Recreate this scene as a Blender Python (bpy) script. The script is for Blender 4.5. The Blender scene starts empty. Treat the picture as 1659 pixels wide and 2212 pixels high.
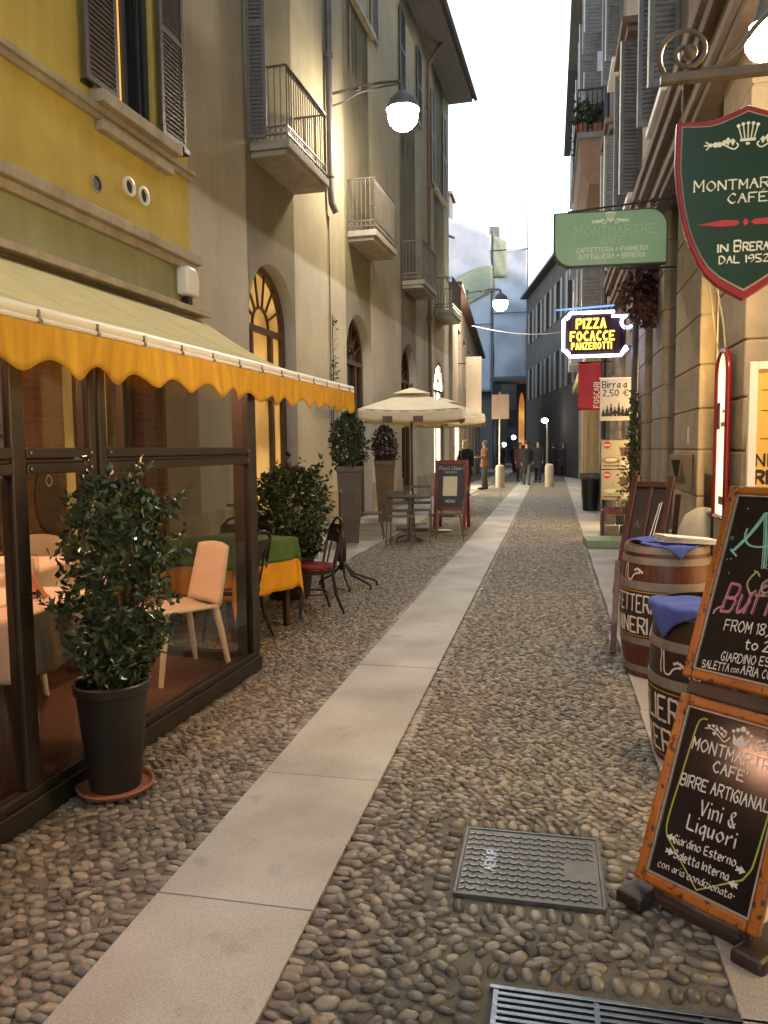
import bpy, bmesh, math, random
import numpy as np
from mathutils import Matrix, Vector
R = math.radians
PI = math.pi
random.seed(7)
S = bpy.context.scene
COL = S.collection
EYE = 1.52
# ------------------------------------------------------------------ camera
cd = bpy.data.cameras.new("Camera")
cam = bpy.data.objects.new("Camera", cd); COL.objects.link(cam)
cd.sensor_fit = 'VERTICAL'; cd.sensor_height = 36.0; cd.lens = 1650 / 2212 * 36
cd.clip_start = 0.05; cd.clip_end = 2000
_y, _p, _r = R(12.2658), R(4.7201), R(-0.6)
_f = Vector((-math.sin(_y) * math.cos(_p), math.cos(_y) * math.cos(_p), -math.sin(_p)))
_rt = Vector((math.cos(_y), math.sin(_y), 0)); _u = _rt.cross(_f)
_r2 = _rt * math.cos(_r) + _u * math.sin(_r); _u2 = _u * math.cos(_r) - _rt * math.sin(_r)
cam.matrix_world = Matrix(((_r2.x, _u2.x, -_f.x, 0), (_r2.y, _u2.y, -_f.y, 0), (_r2.z, _u2.z, -_f.z, EYE), (0, 0, 0, 1)))
S.camera = cam
# ------------------------------------------------------------------ sky, sun, exposure
SUN_EL, SUN_ROT = 2.5, 125.0
w = bpy.data.worlds.new("World"); S.world = w; w.use_nodes = True
nt = w.node_tree; nt.nodes.clear()
sky = nt.nodes.new('ShaderNodeTexSky'); sky.sky_type = 'NISHITA'; sky.sun_disc = False
sky.sun_elevation = R(SUN_EL); sky.sun_rotation = R(SUN_ROT); sky.air_density = 1.0; sky.dust_density = 1.0; sky.ozone_density = 1.6
hs = nt.nodes.new('ShaderNodeHueSaturation'); hs.inputs['Saturation'].default_value = 0.62
bg = nt.nodes.new('ShaderNodeBackground'); bg.inputs['Strength'].default_value = 0.15
wo = nt.nodes.new('ShaderNodeOutputWorld')
nt.links.new(sky.outputs[0], hs.inputs['Color']); nt.links.new(hs.outputs[0], bg.inputs[0]); nt.links.new(bg.outputs[0], wo.inputs[0])
sd = bpy.data.lights.new("Sun", 'SUN'); sd.energy = 0.04; sd.angle = R(10); sd.color = (1.0, .86, .72)
so = bpy.data.objects.new("Sun", sd); COL.objects.link(so)
so.rotation_euler = Vector((math.sin(R(SUN_ROT)) * math.cos(R(SUN_EL)), math.cos(R(SUN_ROT)) * math.cos(R(SUN_EL)), math.sin(R(SUN_EL)))).to_track_quat('Z', 'Y').to_euler()
S.view_settings.view_transform = 'Standard'; S.view_settings.look = 'None'
S.view_settings.exposure = 4.2; S.view_settings.gamma = 1.0; S.view_settings.use_curve_mapping = False
S.render.engine = 'CYCLES'
S.cycles.max_bounces = 8; S.cycles.diffuse_bounces = 4; S.cycles.glossy_bounces = 3; S.cycles.transparent_max_bounces = 16
S.cycles.caustics_reflective = False; S.cycles.caustics_refractive = False
S.cycles.sample_clamp_indirect = 3.0
LK = 0.14          # common factor of every lamp in the street

# ------------------------------------------------------------------ mesh builder
class B:
    def __init__(s, m=None):
        s.v = []; s.f = []; s.m = m or Matrix()
    def add(s, vs, fs, m=None):
        o = len(s.v); M = s.m @ m if m is not None else s.m
        s.v += [tuple(M @ Vector(p)) for p in vs]
        s.f += [tuple(i + o for i in f) for f in fs]
        return s
    def box(s, x0, x1, y0, y1, z0, z1, m=None):
        return s.add([(x0, y0, z0), (x1, y0, z0), (x1, y1, z0), (x0, y1, z0), (x0, y0, z1), (x1, y0, z1), (x1, y1, z1), (x0, y1, z1)],
                     [(0, 3, 2, 1), (4, 5, 6, 7), (0, 1, 5, 4), (1, 2, 6, 5), (2, 3, 7, 6), (3, 0, 4, 7)], m)
    def cbox(s, c, sz, m=None):
        x, y, z = c; a, b, d = sz
        return s.box(x - a / 2, x + a / 2, y - b / 2, y + b / 2, z - d / 2, z + d / 2, m)
    def bar(s, a, b, w, h=None, up=(0, 0, 1)):
        a = Vector(a); b = Vector(b); d = b - a; L = d.length
        if L < 1e-6: return s
        z = d / L; u = Vector(up)
        if abs(z.dot(u)) > .98: u = Vector((0, 1, 0))
        x = u.cross(z).normalized(); y = z.cross(x); h = h or w
        M = Matrix(((x.x, y.x, z.x, a.x), (x.y, y.y, z.y, a.y), (x.z, y.z, z.z, a.z), (0, 0, 0, 1)))
        return s.box(-w / 2, w / 2, -h / 2, h / 2, 0, L, M)
    def tube(s, pts, r, n=8, cap=True):
        pts = [Vector(p) for p in pts]; k = len(pts); vs = []; fs = []
        rs = r if isinstance(r, (list, tuple)) else [r] * k
        t = (pts[1] - pts[0]).normalized(); u = Vector((0, 0, 1)) if abs(t.z) < .9 else Vector((1, 0, 0))
        x = t.cross(u).normalized()
        for i, p in enumerate(pts):
            t = (pts[min(i + 1, k - 1)] - pts[max(i - 1, 0)]).normalized()
            x = (x - t * x.dot(t)).normalized(); y = t.cross(x)
            for j in range(n):
                a = 2 * PI * j / n; vs.append(p + (x * math.cos(a) + y * math.sin(a)) * rs[i])
        for i in range(k - 1):
            for j in range(n):
                a, b = i * n + j, i * n + (j + 1) % n
                fs.append((a, b, b + n, a + n))
        if cap: fs += [tuple(range(n))[::-1], tuple(range((k - 1) * n, k * n))]
        return s.add(vs, fs)
    def lathe(s, prof, n=24, m=None, cap=True, sq=(1, 1)):
        vs = []; fs = []
        for r, z in prof:
            for j in range(n):
                a = 2 * PI * j / n; vs.append((r * math.cos(a) * sq[0], r * math.sin(a) * sq[1], z))
        k = len(prof)
        for i in range(k - 1):
            for j in range(n):
                a, b = i * n + j, i * n + (j + 1) % n
                fs.append((a, b, b + n, a + n))
        if cap:
            if prof[0][0] > 1e-4: fs.append(tuple(range(n))[::-1])
            if prof[-1][0] > 1e-4: fs.append(tuple(range((k - 1) * n, k * n)))
        return s.add(vs, fs, m)
    def ball(s, c, r, nu=12, nv=8):
        rx, ry, rz = r if isinstance(r, (tuple, list)) else (r, r, r)
        pr = [(max(math.sin(PI * i / nv), 1e-5), -math.cos(PI * i / nv)) for i in range(nv + 1)]
        return s.lathe(pr, nu, Matrix.Translation(c) @ Matrix.Diagonal((rx, ry, rz, 1)), cap=False)
    def prism(s, pts, fn, d0, d1):
        """extrude a 2-D outline; fn(x, y, d) -> point"""
        n = len(pts)
        vs = [fn(x, y, d0) for x, y in pts] + [fn(x, y, d1) for x, y in pts]
        fs = [tuple(range(n))[::-1], tuple(range(n, 2 * n))] + [(i, (i + 1) % n, (i + 1) % n + n, i + n) for i in range(n)]
        return s.add(vs, fs)
    def grid(s, fn, nu, nv, thick=None):
        vs = [fn(i / nu, j / nv) for j in range(nv + 1) for i in range(nu + 1)]
        fs = [(j * (nu + 1) + i, j * (nu + 1) + i + 1, (j + 1) * (nu + 1) + i + 1, (j + 1) * (nu + 1) + i) for j in range(nv) for i in range(nu)]
        return s.add(vs, fs)
    def ribbon(s, pts, w, fn, off=0.0, closed=False):
        k = len(pts)
        if k < 2: return s
        L = []; Rr = []
        for i, (x, y) in enumerate(pts):
            if closed: a = pts[(i - 1) % k]; b = pts[(i + 1) % k]
            else: a = pts[max(i - 1, 0)]; b = pts[min(i + 1, k - 1)]
            dx, dy = b[0] - a[0], b[1] - a[1]; l = math.hypot(dx, dy) or 1
            ww = w(math.atan2(dy, dx), i / (k - 1)) if callable(w) else w
            nx, ny = -dy / l * ww / 2, dx / l * ww / 2
            L.append((x + nx, y + ny)); Rr.append((x - nx, y - ny))
        vs = [fn(x, y, off) for x, y in L] + [fn(x, y, off) for x, y in Rr]
        rng = range(k) if closed else range(k - 1)
        return s.add(vs, [(i + k, (i + 1) % k + k, (i + 1) % k, i) for i in rng])

def link(o, parent=None):
    COL.objects.link(o)
    if parent is not None: o.parent = parent
    return o
def part(name, b, m, parent=None, label=None, smooth=False, bevel=0, kind=None, solid=0):
    me = bpy.data.meshes.new(name); me.from_pydata(b.v, [], b.f); me.update()
    if m: me.materials.append(m)
    if smooth:
        me.polygons.foreach_set('use_smooth', [True] * len(me.polygons))
        if smooth != 'all':
            try: me.set_sharp_from_angle(angle=R(40))
            except Exception: pass
    o = bpy.data.objects.new(name, me); link(o, parent)
    if solid:
        md = o.modifiers.new('s', 'SOLIDIFY'); md.thickness = solid; md.offset = 0
    if bevel:
        md = o.modifiers.new('b', 'BEVEL'); md.width = bevel; md.segments = 2; md.limit_method = 'ANGLE'; md.angle_limit = R(40)
    if label: o['label'] = label
    if kind: o['kind'] = kind
    return o
def tag(o, label, cat, group=None, kind=None):
    o['label'] = label; o['category'] = cat
    if group: o['group'] = group
    if kind: o['kind'] = kind
    return o
def thing(name, label, cat, loc=(0, 0, 0), rz=0, group=None):
    o = bpy.data.objects.new(name, None); link(o); o.location = loc; o.rotation_euler = (0, 0, rz)
    o.empty_display_size = .1
    return tag(o, label, cat, group)
def copy_tree(o, parent=None):
    c = o.copy(); COL.objects.link(c)
    if parent is not None: c.parent = parent
    for ch in [x for x in COL.objects if x.parent == o]: copy_tree(ch, c)
    return c

# ------------------------------------------------------------------ materials
def _nodes(name):
    m = bpy.data.materials.new(name); m.use_nodes = True
    return m, m.node_tree, m.node_tree.nodes['Principled BSDF']
def mat(name, c, c2=None, sc=4, rough=.7, metal=0, bump=0, bsc=None, stretch=(1, 1, 1), det=6, island=False, spec=.5, dist=.01, coat=0, speck=None):
    """noise between two colours; island=True adds one random tone per loose piece; dirt=(colour, z0, z1) soils the foot"""
    m, t, p = _nodes(name); N = t.nodes; L = t.links
    p.inputs['Roughness'].default_value = rough; p.inputs['Metallic'].default_value = metal
    p.inputs['Specular IOR Level'].default_value = spec; p.inputs['Coat Weight'].default_value = coat
    tc = N.new('ShaderNodeTexCoord'); mp = N.new('ShaderNodeMapping'); mp.inputs['Scale'].default_value = stretch
    L.new(tc.outputs['Object'], mp.inputs[0])
    no = N.new('ShaderNodeTexNoise'); no.inputs['Scale'].default_value = sc; no.inputs['Detail'].default_value = det
    no.inputs['Roughness'].default_value = .62
    L.new(mp.outputs[0], no.inputs['Vector'])
    rp = N.new('ShaderNodeValToRGB'); rp.color_ramp.elements[0].position = .33; rp.color_ramp.elements[1].position = .68
    rp.color_ramp.elements[0].color = (*c, 1); rp.color_ramp.elements[1].color = (*(c2 or c), 1)
    src = rp.outputs[0]
    if island:
        g = N.new('ShaderNodeNewGeometry'); ad = N.new('ShaderNodeMath'); ad.operation = 'MULTIPLY_ADD'
        L.new(no.outputs['Fac'], ad.inputs[0]); ad.inputs[1].default_value = .35; 
        ml = N.new('ShaderNodeMath'); ml.operation = 'MULTIPLY_ADD'; ml.inputs[1].default_value = .75; ml.inputs[2].default_value = -.02
        L.new(g.outputs['Random Per Island'], ml.inputs[0]); L.new(ml.outputs[0], ad.inputs[2]); L.new(ad.outputs[0], rp.inputs[0])
        rp.color_ramp.elements[0].position = .1; rp.color_ramp.elements[1].position = .95
    else: L.new(no.outputs['Fac'], rp.inputs[0])
    if speck:
        n3 = N.new('ShaderNodeTexNoise'); n3.inputs['Scale'].default_value = speck[1]; n3.inputs['Detail'].default_value = 4; L.new(tc.outputs['Object'], n3.inputs['Vector'])
        mr = N.new('ShaderNodeMapRange'); mr.inputs['From Min'].default_value = speck[2]; mr.inputs['From Max'].default_value = speck[2] + .06; L.new(n3.outputs['Fac'], mr.inputs['Value'])
        mq = N.new('ShaderNodeMix'); mq.data_type = 'RGBA'; L.new(mr.outputs[0], mq.inputs['Factor']); L.new(src, mq.inputs['A']); mq.inputs['B'].default_value = (*speck[0], 1); src = mq.outputs['Result']
    L.new(src, p.inputs['Base Color'])
    if bump:
        b = N.new('ShaderNodeBump'); b.inputs['Strength'].default_value = bump; b.inputs['Distance'].default_value = dist
        n2 = N.new('ShaderNodeTexNoise'); n2.inputs['Scale'].default_value = bsc or sc * 6; n2.inputs['Detail'].default_value = 5
        L.new(mp.outputs[0], n2.inputs['Vector']); L.new(n2.outputs['Fac'], b.inputs['Height']); L.new(b.outputs[0], p.inputs['Normal'])
    return m
def glow(name, c, k, c2=None, sc=3):
    m, t, p = _nodes(name); N = t.nodes
    p.inputs['Base Color'].default_value = (*[min(x * .5, .8) for x in c], 1)
    p.inputs['Emission Color'].default_value = (*c, 1); p.inputs['Emission Strength'].default_value = k
    if c2:
        tc = N.new('ShaderNodeTexCoord'); no = N.new('ShaderNodeTexNoise'); no.inputs['Scale'].default_value = sc
        rp = N.new('ShaderNodeValToRGB'); rp.color_ramp.elements[0].color = (*c, 1); rp.color_ramp.elements[1].color = (*c2, 1)
        rp.color_ramp.elements[0].position = .4; rp.color_ramp.elements[1].position = .6
        t.links.new(tc.outputs['Object'], no.inputs['Vector']); t.links.new(no.outputs['Fac'], rp.inputs[0]); t.links.new(rp.outputs[0], p.inputs['Emission Color'])
    return m
def glassm(name, tint=(.9, .92, .9), fr=1.35, extra=.04):
    m = bpy.data.materials.new(name); m.use_nodes = True; t = m.node_tree; N = t.nodes; N.clear(); L = t.links
    o = N.new('ShaderNodeOutputMaterial'); mx = N.new('ShaderNodeMixShader'); tr = N.new('ShaderNodeBsdfTransparent'); gl = N.new('ShaderNodeBsdfGlossy')
    tr.inputs[0].default_value = (*tint, 1); gl.inputs['Roughness'].default_value = .02
    f = N.new('ShaderNodeFresnel'); f.inputs['IOR'].default_value = fr
    ge = N.new('ShaderNodeNewGeometry'); iv = N.new('ShaderNodeMath'); iv.operation = 'SUBTRACT'; iv.inputs[0].default_value = 1; L.new(ge.outputs['Backfacing'], iv.inputs[1])
    fm = N.new('ShaderNodeMath'); fm.operation = 'MULTIPLY'; L.new(f.outputs[0], fm.inputs[0]); L.new(iv.outputs[0], fm.inputs[1])
    L.new(fm.outputs[0], mx.inputs[0]); L.new(tr.outputs[0], mx.inputs[1]); L.new(gl.outputs[0], mx.inputs[2]); L.new(mx.outputs[0], o.inputs[0])
    return m
def paintwall(name, low, low2, up, up2, zsplit, soft=.03, rough=.9, patch=None):
    """plaster painted in two tones with a border at height zsplit, blotches and drip stains"""
    m, t, p = _nodes(name); N = t.nodes; L = t.links
    p.inputs['Roughness'].default_value = rough; p.inputs['Specular IOR Level'].default_value = .2
    tc = N.new('ShaderNodeTexCoord'); sx = N.new('ShaderNodeSeparateXYZ'); L.new(tc.outputs['Object'], sx.inputs[0])
    no = N.new('ShaderNodeTexNoise'); no.inputs['Scale'].default_value = .9; no.inputs['Detail'].default_value = 8; no.inputs['Roughness'].default_value = .65
    L.new(tc.outputs['Object'], no.inputs['Vector'])
    mp = N.new('ShaderNodeMapping'); mp.inputs['Scale'].default_value = (5, 5, .35); L.new(tc.outputs['Object'], mp.inputs[0])
    st = N.new('ShaderNodeTexNoise'); st.inputs['Scale'].default_value = 1; st.inputs['Detail'].default_value = 5; L.new(mp.outputs[0], st.inputs['Vector'])
    av = N.new('ShaderNodeMath'); av.operation = 'MULTIPLY_ADD'; L.new(st.outputs['Fac'], av.inputs[0]); av.inputs[1].default_value = .45
    hf = N.new('ShaderNodeMath'); hf.operation = 'MULTIPLY'; hf.inputs[1].default_value = .55; L.new(no.outputs['Fac'], hf.inputs[0]); L.new(hf.outputs[0], av.inputs[2])
    r1 = N.new('ShaderNodeValToRGB'); r2 = N.new('ShaderNodeValToRGB')
    for r, a, b in ((r1, low, low2), (r2, up, up2)):
        r.color_ramp.elements[0].position = .36; r.color_ramp.elements[1].position = .66
        r.color_ramp.elements[0].color = (*a, 1); r.color_ramp.elements[1].color = (*b, 1); L.new(av.outputs[0], r.inputs[0])
    mr = N.new('ShaderNodeMapRange'); mr.inputs['From Min'].default_value = zsplit - soft; mr.inputs['From Max'].default_value = zsplit + soft
    zz = N.new('ShaderNodeMath'); zz.operation = 'MULTIPLY_ADD'; zz.inputs[1].default_value = .12; L.new(no.outputs['Fac'], zz.inputs[0]); L.new(sx.outputs['Z'], zz.inputs[2])
    L.new(zz.outputs[0], mr.inputs['Value'])
    mx = N.new('ShaderNodeMix'); mx.data_type = 'RGBA'; L.new(mr.outputs[0], mx.inputs['Factor']); L.new(r1.outputs[0], mx.inputs['A']); L.new(r2.outputs[0], mx.inputs['B'])
    pn = N.new('ShaderNodeTexNoise'); pn.inputs['Scale'].default_value = .55; pn.inputs['Detail'].default_value = 9; pn.inputs['Roughness'].default_value = .7; L.new(tc.outputs['Object'], pn.inputs['Vector'])
    pr = N.new('ShaderNodeValToRGB'); pr.color_ramp.elements[0].position = .36; pr.color_ramp.elements[1].position = .60; pr.color_ramp.elements[0].color = (.84, .83, .81, 1); pr.color_ramp.elements[1].color = (1, 1, 1, 1); L.new(pn.outputs['Fac'], pr.inputs[0])
    pm = N.new('ShaderNodeMix'); pm.data_type = 'RGBA'; pm.blend_type = 'MULTIPLY'; pm.inputs['Factor'].default_value = 1; L.new(mx.outputs['Result'], pm.inputs['A']); L.new(pr.outputs[0], pm.inputs['B'])
    L.new(pm.outputs['Result'], p.inputs['Base Color'])
    b = N.new('ShaderNodeBump'); b.inputs['Strength'].default_value = .35; b.inputs['Distance'].default_value = .01
    n2 = N.new('ShaderNodeTexNoise'); n2.inputs['Scale'].default_value = 22; n2.inputs['Detail'].default_value = 6
    L.new(tc.outputs['Object'], n2.inputs['Vector']); L.new(n2.outputs['Fac'], b.inputs['Height']); L.new(b.outputs[0], p.inputs['Normal'])
    return m
def bricks(name, c, c2, mortar, sc=1.0, w=.24, h=.07):
    m, t, p = _nodes(name); N = t.nodes; L = t.links
    tc = N.new('ShaderNodeTexCoord'); sx = N.new('ShaderNodeSeparateXYZ'); cb = N.new('ShaderNodeCombineXYZ')
    L.new(tc.outputs['Object'], sx.inputs[0]); L.new(sx.outputs['X'], cb.inputs['X']); L.new(sx.outputs['Z'], cb.inputs['Y'])
    br = N.new('ShaderNodeTexBrick'); L.new(cb.outputs[0], br.inputs['Vector'])
    br.inputs['Color1'].default_value = (*c, 1); br.inputs['Color2'].default_value = (*c2, 1); br.inputs['Mortar'].default_value = (*mortar, 1)
    br.inputs['Scale'].default_value = sc; br.inputs['Brick Width'].default_value = w; br.inputs['Row Height'].default_value = h; br.inputs['Mortar Size'].default_value = .008
    L.new(br.outputs['Color'], p.inputs['Base Color']); p.inputs['Roughness'].default_value = .9
    b = N.new('ShaderNodeBump'); b.inputs['Strength'].default_value = .5; b.inputs['Distance'].default_value = .01; b.invert = True
    L.new(br.outputs['Fac'], b.inputs['Height']); L.new(b.outputs[0], p.inputs['Normal'])
    return m
def granite(name, c, c2, c3):
    m, t, p = _nodes(name); N = t.nodes; L = t.links
    tc = N.new('ShaderNodeTexCoord'); a = N.new('ShaderNodeTexNoise'); a.inputs['Scale'].default_value = 210; a.inputs['Detail'].default_value = 2
    b = N.new('ShaderNodeTexNoise'); b.inputs['Scale'].default_value = 1.6; b.inputs['Detail'].default_value = 7
    for q in (a, b): L.new(tc.outputs['Object'], q.inputs['Vector'])
    r = N.new('ShaderNodeValToRGB'); e = r.color_ramp.elements; e[0].position = .30; e[0].color = (*c3, 1); e[1].position = .66; e[1].color = (*c2, 1)
    k = e.new(.48); k.color = (*c, 1); L.new(a.outputs['Fac'], r.inputs[0])
    d = N.new('ShaderNodeValToRGB'); d.color_ramp.elements[0].position = .3; d.color_ramp.elements[0].color = (.62, .58, .53, 1); d.color_ramp.elements[1].position = .65; d.color_ramp.elements[1].color = (1, 1, 1, 1)
    L.new(b.outputs['Fac'], d.inputs[0])
    mx = N.new('ShaderNodeMix'); mx.data_type = 'RGBA'; mx.blend_type = 'MULTIPLY'; mx.inputs['Factor'].default_value = 1
    L.new(r.outputs[0], mx.inputs['A']); L.new(d.outputs[0], mx.inputs['B'])
    g = N.new('ShaderNodeNewGeometry'); gr = N.new('ShaderNodeMapRange'); gr.inputs['To Min'].default_value = .88; gr.inputs['To Max'].default_value = 1.08; L.new(g.outputs['Random Per Island'], gr.inputs['Value'])
    sn = N.new('ShaderNodeTexNoise'); sn.inputs['Scale'].default_value = 7; sn.inputs['Detail'].default_value = 4; L.new(tc.outputs['Object'], sn.inputs['Vector'])
    sr = N.new('ShaderNodeMapRange'); sr.inputs['From Min'].default_value = .64; sr.inputs['From Max'].default_value = .72; sr.inputs['To Min'].default_value = 1; sr.inputs['To Max'].default_value = .84; L.new(sn.outputs['Fac'], sr.inputs['Value'])
    m1 = N.new('ShaderNodeMath'); m1.operation = 'MULTIPLY'; L.new(gr.outputs[0], m1.inputs[0]); L.new(sr.outputs[0], m1.inputs[1])
    m2 = N.new('ShaderNodeMix'); m2.data_type = 'RGBA'; m2.blend_type = 'MULTIPLY'; m2.inputs['Factor'].default_value = 1; L.new(mx.outputs['Result'], m2.inputs['A']); L.new(m1.outputs[0], m2.inputs['B']); L.new(m2.outputs['Result'], p.inputs['Base Color'])
    p.inputs['Roughness'].default_value = .62
    bu = N.new('ShaderNodeBump'); bu.inputs['Strength'].default_value = .15; bu.inputs['Distance'].default_value = .003
    L.new(a.outputs['Fac'], bu.inputs['Height']); L.new(bu.outputs[0], p.inputs['Normal'])
    return m

# ------------------------------------------------------------------ hand lettering (pen strokes on a 4 x 8 grid, base line 2)
GL = dict(A="022842 1535", B="0208 ~0838473505 ~0535443202", C="~4738280513223243", D="0208 ~082846442202", E="480802 0535 0242", F="480802 0535",
          G="~4738280513223243 433525", H="0208 4248 0545", I="0208", J="~2823120213 1838", K="0208 480542", L="080242", M="0208244842", N="02084248",
          O="~28060422444628", P="0208 ~0838473505", Q="~28060422444628 2341", R="0208 ~0838473505 2542", S="~4728071535432203", T="0848 2822", U="~0804224448",
          V="082248", W="0812263248", X="0248 0842", Y="082548 2522", Z="08480242", a="~3526041234 3632", b="0802 ~0526341202", c="~3526041232",
          d="~3526041234 3832", e="~04343516041232", f="~38281712 0636", g="~3526041234 ~36311001", h="0802 ~05263532", i="0602", j="0600", k="0802 360432",
          l="0802", m="0602 ~05162522 ~25364542", n="0602 ~05263532", o="~2604224426", p="0600 ~0526341202", q="~3526041234 3630", r="0602 ~042636",
          s="~361605332202", t="~18132232 0636", u="~0603123436 3632", v="061236", w="0612243246", x="0236 0632", y="0612 3600", z="06360232")
GL.update({'0': "~28060422444628", '1': "172822", '2': "~0728473602 0242", '3': "~0728473525 ~2535443203", '4': "32380444", '5': "480805 ~0525433202",
           '6': "~38162413..", '8': "~2807254728 ~2503224325", '9': "~4728062547 ~474422", '&': "~42162837042244", '-': "0525", ',': "1201", '.': "0202", "'": "0907", '+': "0545 2327"})
def smooth2(pts, n=5):
    out = []; k = len(pts)
    for i in range(k - 1):
        p0 = pts[max(i - 1, 0)]; p1 = pts[i]; p2 = pts[i + 1]; p3 = pts[min(i + 2, k - 1)]
        if pts[0] == pts[-1]:
            if i == 0: p0 = pts[-2]
            if i == k - 2: p3 = pts[1]
        for j in range(n):
            t = j / n; t2 = t * t; t3 = t2 * t
            out.append(tuple(.5 * ((2 * b) + (c - a) * t + (2 * a - 5 * b + 4 * c - d) * t2 + (3 * b - a - 3 * c + d) * t3) for a, b, c, d in zip(p0, p1, p2, p3)))
    out.append(pts[-1])
    return out
_off = [0]
def nextoff():
    _off[0] = (_off[0] + 1) % 40
    return _off[0] * 0.00004
def glyph_strokes(ch):
    acc = None
    if ch == 'É': ch, acc = 'E', "2A3B"
    if ch == 'È' or ch == '`': ch, acc = 'E', "2A3B"
    st = []
    for s in GL.get(ch, "").split():
        sm = s[0] == '~'; q = s.strip('~').replace('..', '')
        pts = [(int(q[i]), int(q[i + 1]) - 2) for i in range(0, len(q) - 1, 2)]
        st.append((smooth2(pts) if sm and len(pts) > 2 else pts, sm))
    if ch == 'i' or ch == 'j': st.append(([(0, 5.6), (.05, 6.3)], True))
    if acc: st.append(([(1.6, 6.8), (2.8, 8.2)], True))
    return st
def lettering(b, text, fn, x, y, h, w, gap=1.5, sx=1.0, slant=0.0, serif=0, pen=None, centre=None, off=0, jit=0, small=None, wob=0):
    """strokes of height h drawn along fn(x, y, off); small = scale of every letter that does not start a word"""
    rnd = random.Random(text)
    def run(draw, x):
        first = True
        for ch in text:
            if ch == ' ':
                x += 2.6 * h / 6 * sx; first = True; continue
            k = h / 6 * (small if small and not first else 1); first = False
            st = glyph_strokes(ch)
            if not st: x += h / 6; continue
            xs = [p[0] for s, _ in st for p in s]; x0, x1 = min(xs), max(xs)
            dy = (rnd.random() - .5) * jit * h
            if draw:
                for pts, sm in st:
                    P = [(x + (p[0] - x0) * k * sx + p[1] * k * slant + rnd.gauss(0, wob) * h, y + p[1] * k + dy + rnd.gauss(0, wob) * h) for p in pts]
                    if not sm and len(P) > 1:
                        Q = []
                        for i in range(len(P) - 1):
                            Q.append([P[i], P[i + 1]])
                    else: Q = [P]
                    for q in Q:
                        ww = w if pen is None else (lambda a, t, w=w: w * (.35 + .75 * abs(math.sin(a - pen))))
                        if not sm and pen is None and w > 0:
                            dx, dy2 = q[1][0] - q[0][0], q[1][1] - q[0][1]; l = math.hypot(dx, dy2) or 1
                            e = w * .35 / l; q = [(q[0][0] - dx * e, q[0][1] - dy2 * e), (q[1][0] + dx * e, q[1][1] + dy2 * e)]
                        b.ribbon(q, ww, fn, off + nextoff())
                    if serif and not sm:
                        for p in (P[0], P[-1]):
                            yy = (p[1] - y - dy) / k
                            if yy < .3 or yy > 5.7:
                                b.ribbon([(p[0] - serif * k, p[1]), (p[0] + serif * k, p[1])], w * .55, fn, off + nextoff())
            x += ((x1 - x0) * sx + gap) * k
        return x
    if centre is not None:
        x = centre - (run(False, 0) - gap * h / 6) / 2
    return run(True, x)
def fitl(b, text, fn, x0, x1, y, h, w, y1=None, **kw):
    tmp = B(); e = lettering(tmp, text, lambda x, yy, o: (x, yy, o), 0, 0, h, w, **kw) - kw.get('gap', 1.5) * h / 6
    k = (x1 - x0) / e; y1 = y if y1 is None else y1
    kw.setdefault('wob', .013); lettering(b, text, lambda x, yy, o: fn(x0 + x * k, y + yy + (y1 - y) * x / e, o), 0, 0, h, w, **kw)
def dot(b, x, y, r, fn, n=10, off=0, ry=None):
    o = off + nextoff()
    vs = [fn(x + r * math.cos(2 * PI * i / n), y + (ry or r) * math.sin(2 * PI * i / n), o) for i in range(n)]
    b.add(vs, [tuple(range(n))])
def poly(b, pts, fn, off=0):
    o = off + nextoff()
    b.add([fn(x, y, o) for x, y in pts], [tuple(range(len(pts)))])
def crest(b, cx, cy, k, fn, w, off=0):
    """little open crown between two leafy scrolls"""
    for i in range(-2, 3):
        a = i * .27; tx, ty = cx + math.sin(a) * 2.4 * k, cy + math.cos(a) * 1.9 * k
        b.ribbon([(cx + i * .40 * k, cy), (tx, ty)], w * .6, fn, off + nextoff()); dot(b, tx, ty, w * .85, fn, off=off)
    b.ribbon([(cx - 1.0 * k, cy - .25 * k), (cx + 1.0 * k, cy - .25 * k)], w * 1.4, fn, off + nextoff())
    dot(b, cx, cy - .75 * k, w * 1.0, fn, off=off, ry=w * .7)
    for sg in (-1, 1):
        X = lambda q: cx + sg * q * k
        b.ribbon(smooth2([(X(1.45), cy - .55 * k), (X(1.2), cy - .9 * k), (X(1.7), cy - 1.35 * k), (X(2.5), cy - 1.0 * k), (X(3.2), cy - .6 * k), (X(4.6), cy - .6 * k)]), w * .7, fn, off + nextoff())
        for q, yy in ((1.9, .1), (2.5, .3), (3.0, 0)):
            poly(b, [(X(q), cy - .9 * k), (X(q - .35), cy + (yy - .4) * k), (X(q), cy + yy * k), (X(q + .35), cy + (yy - .4) * k)][::sg], fn, off)
        for q in (3.6, 4.1, 4.7): dot(b, X(q), cy - .6 * k, w * (1.3 if q < 4.5 else .9), fn, off=off)
        b.ribbon([(X(5.4), cy - .1 * k), (X(4.7), cy - .6 * k), (X(5.3), cy - 1.2 * k)], w * .7, fn, off + nextoff())
        b.ribbon([(X(4.7), cy - .6 * k), (X(5.6), cy - .6 * k)], w * .7, fn, off + nextoff())

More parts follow.
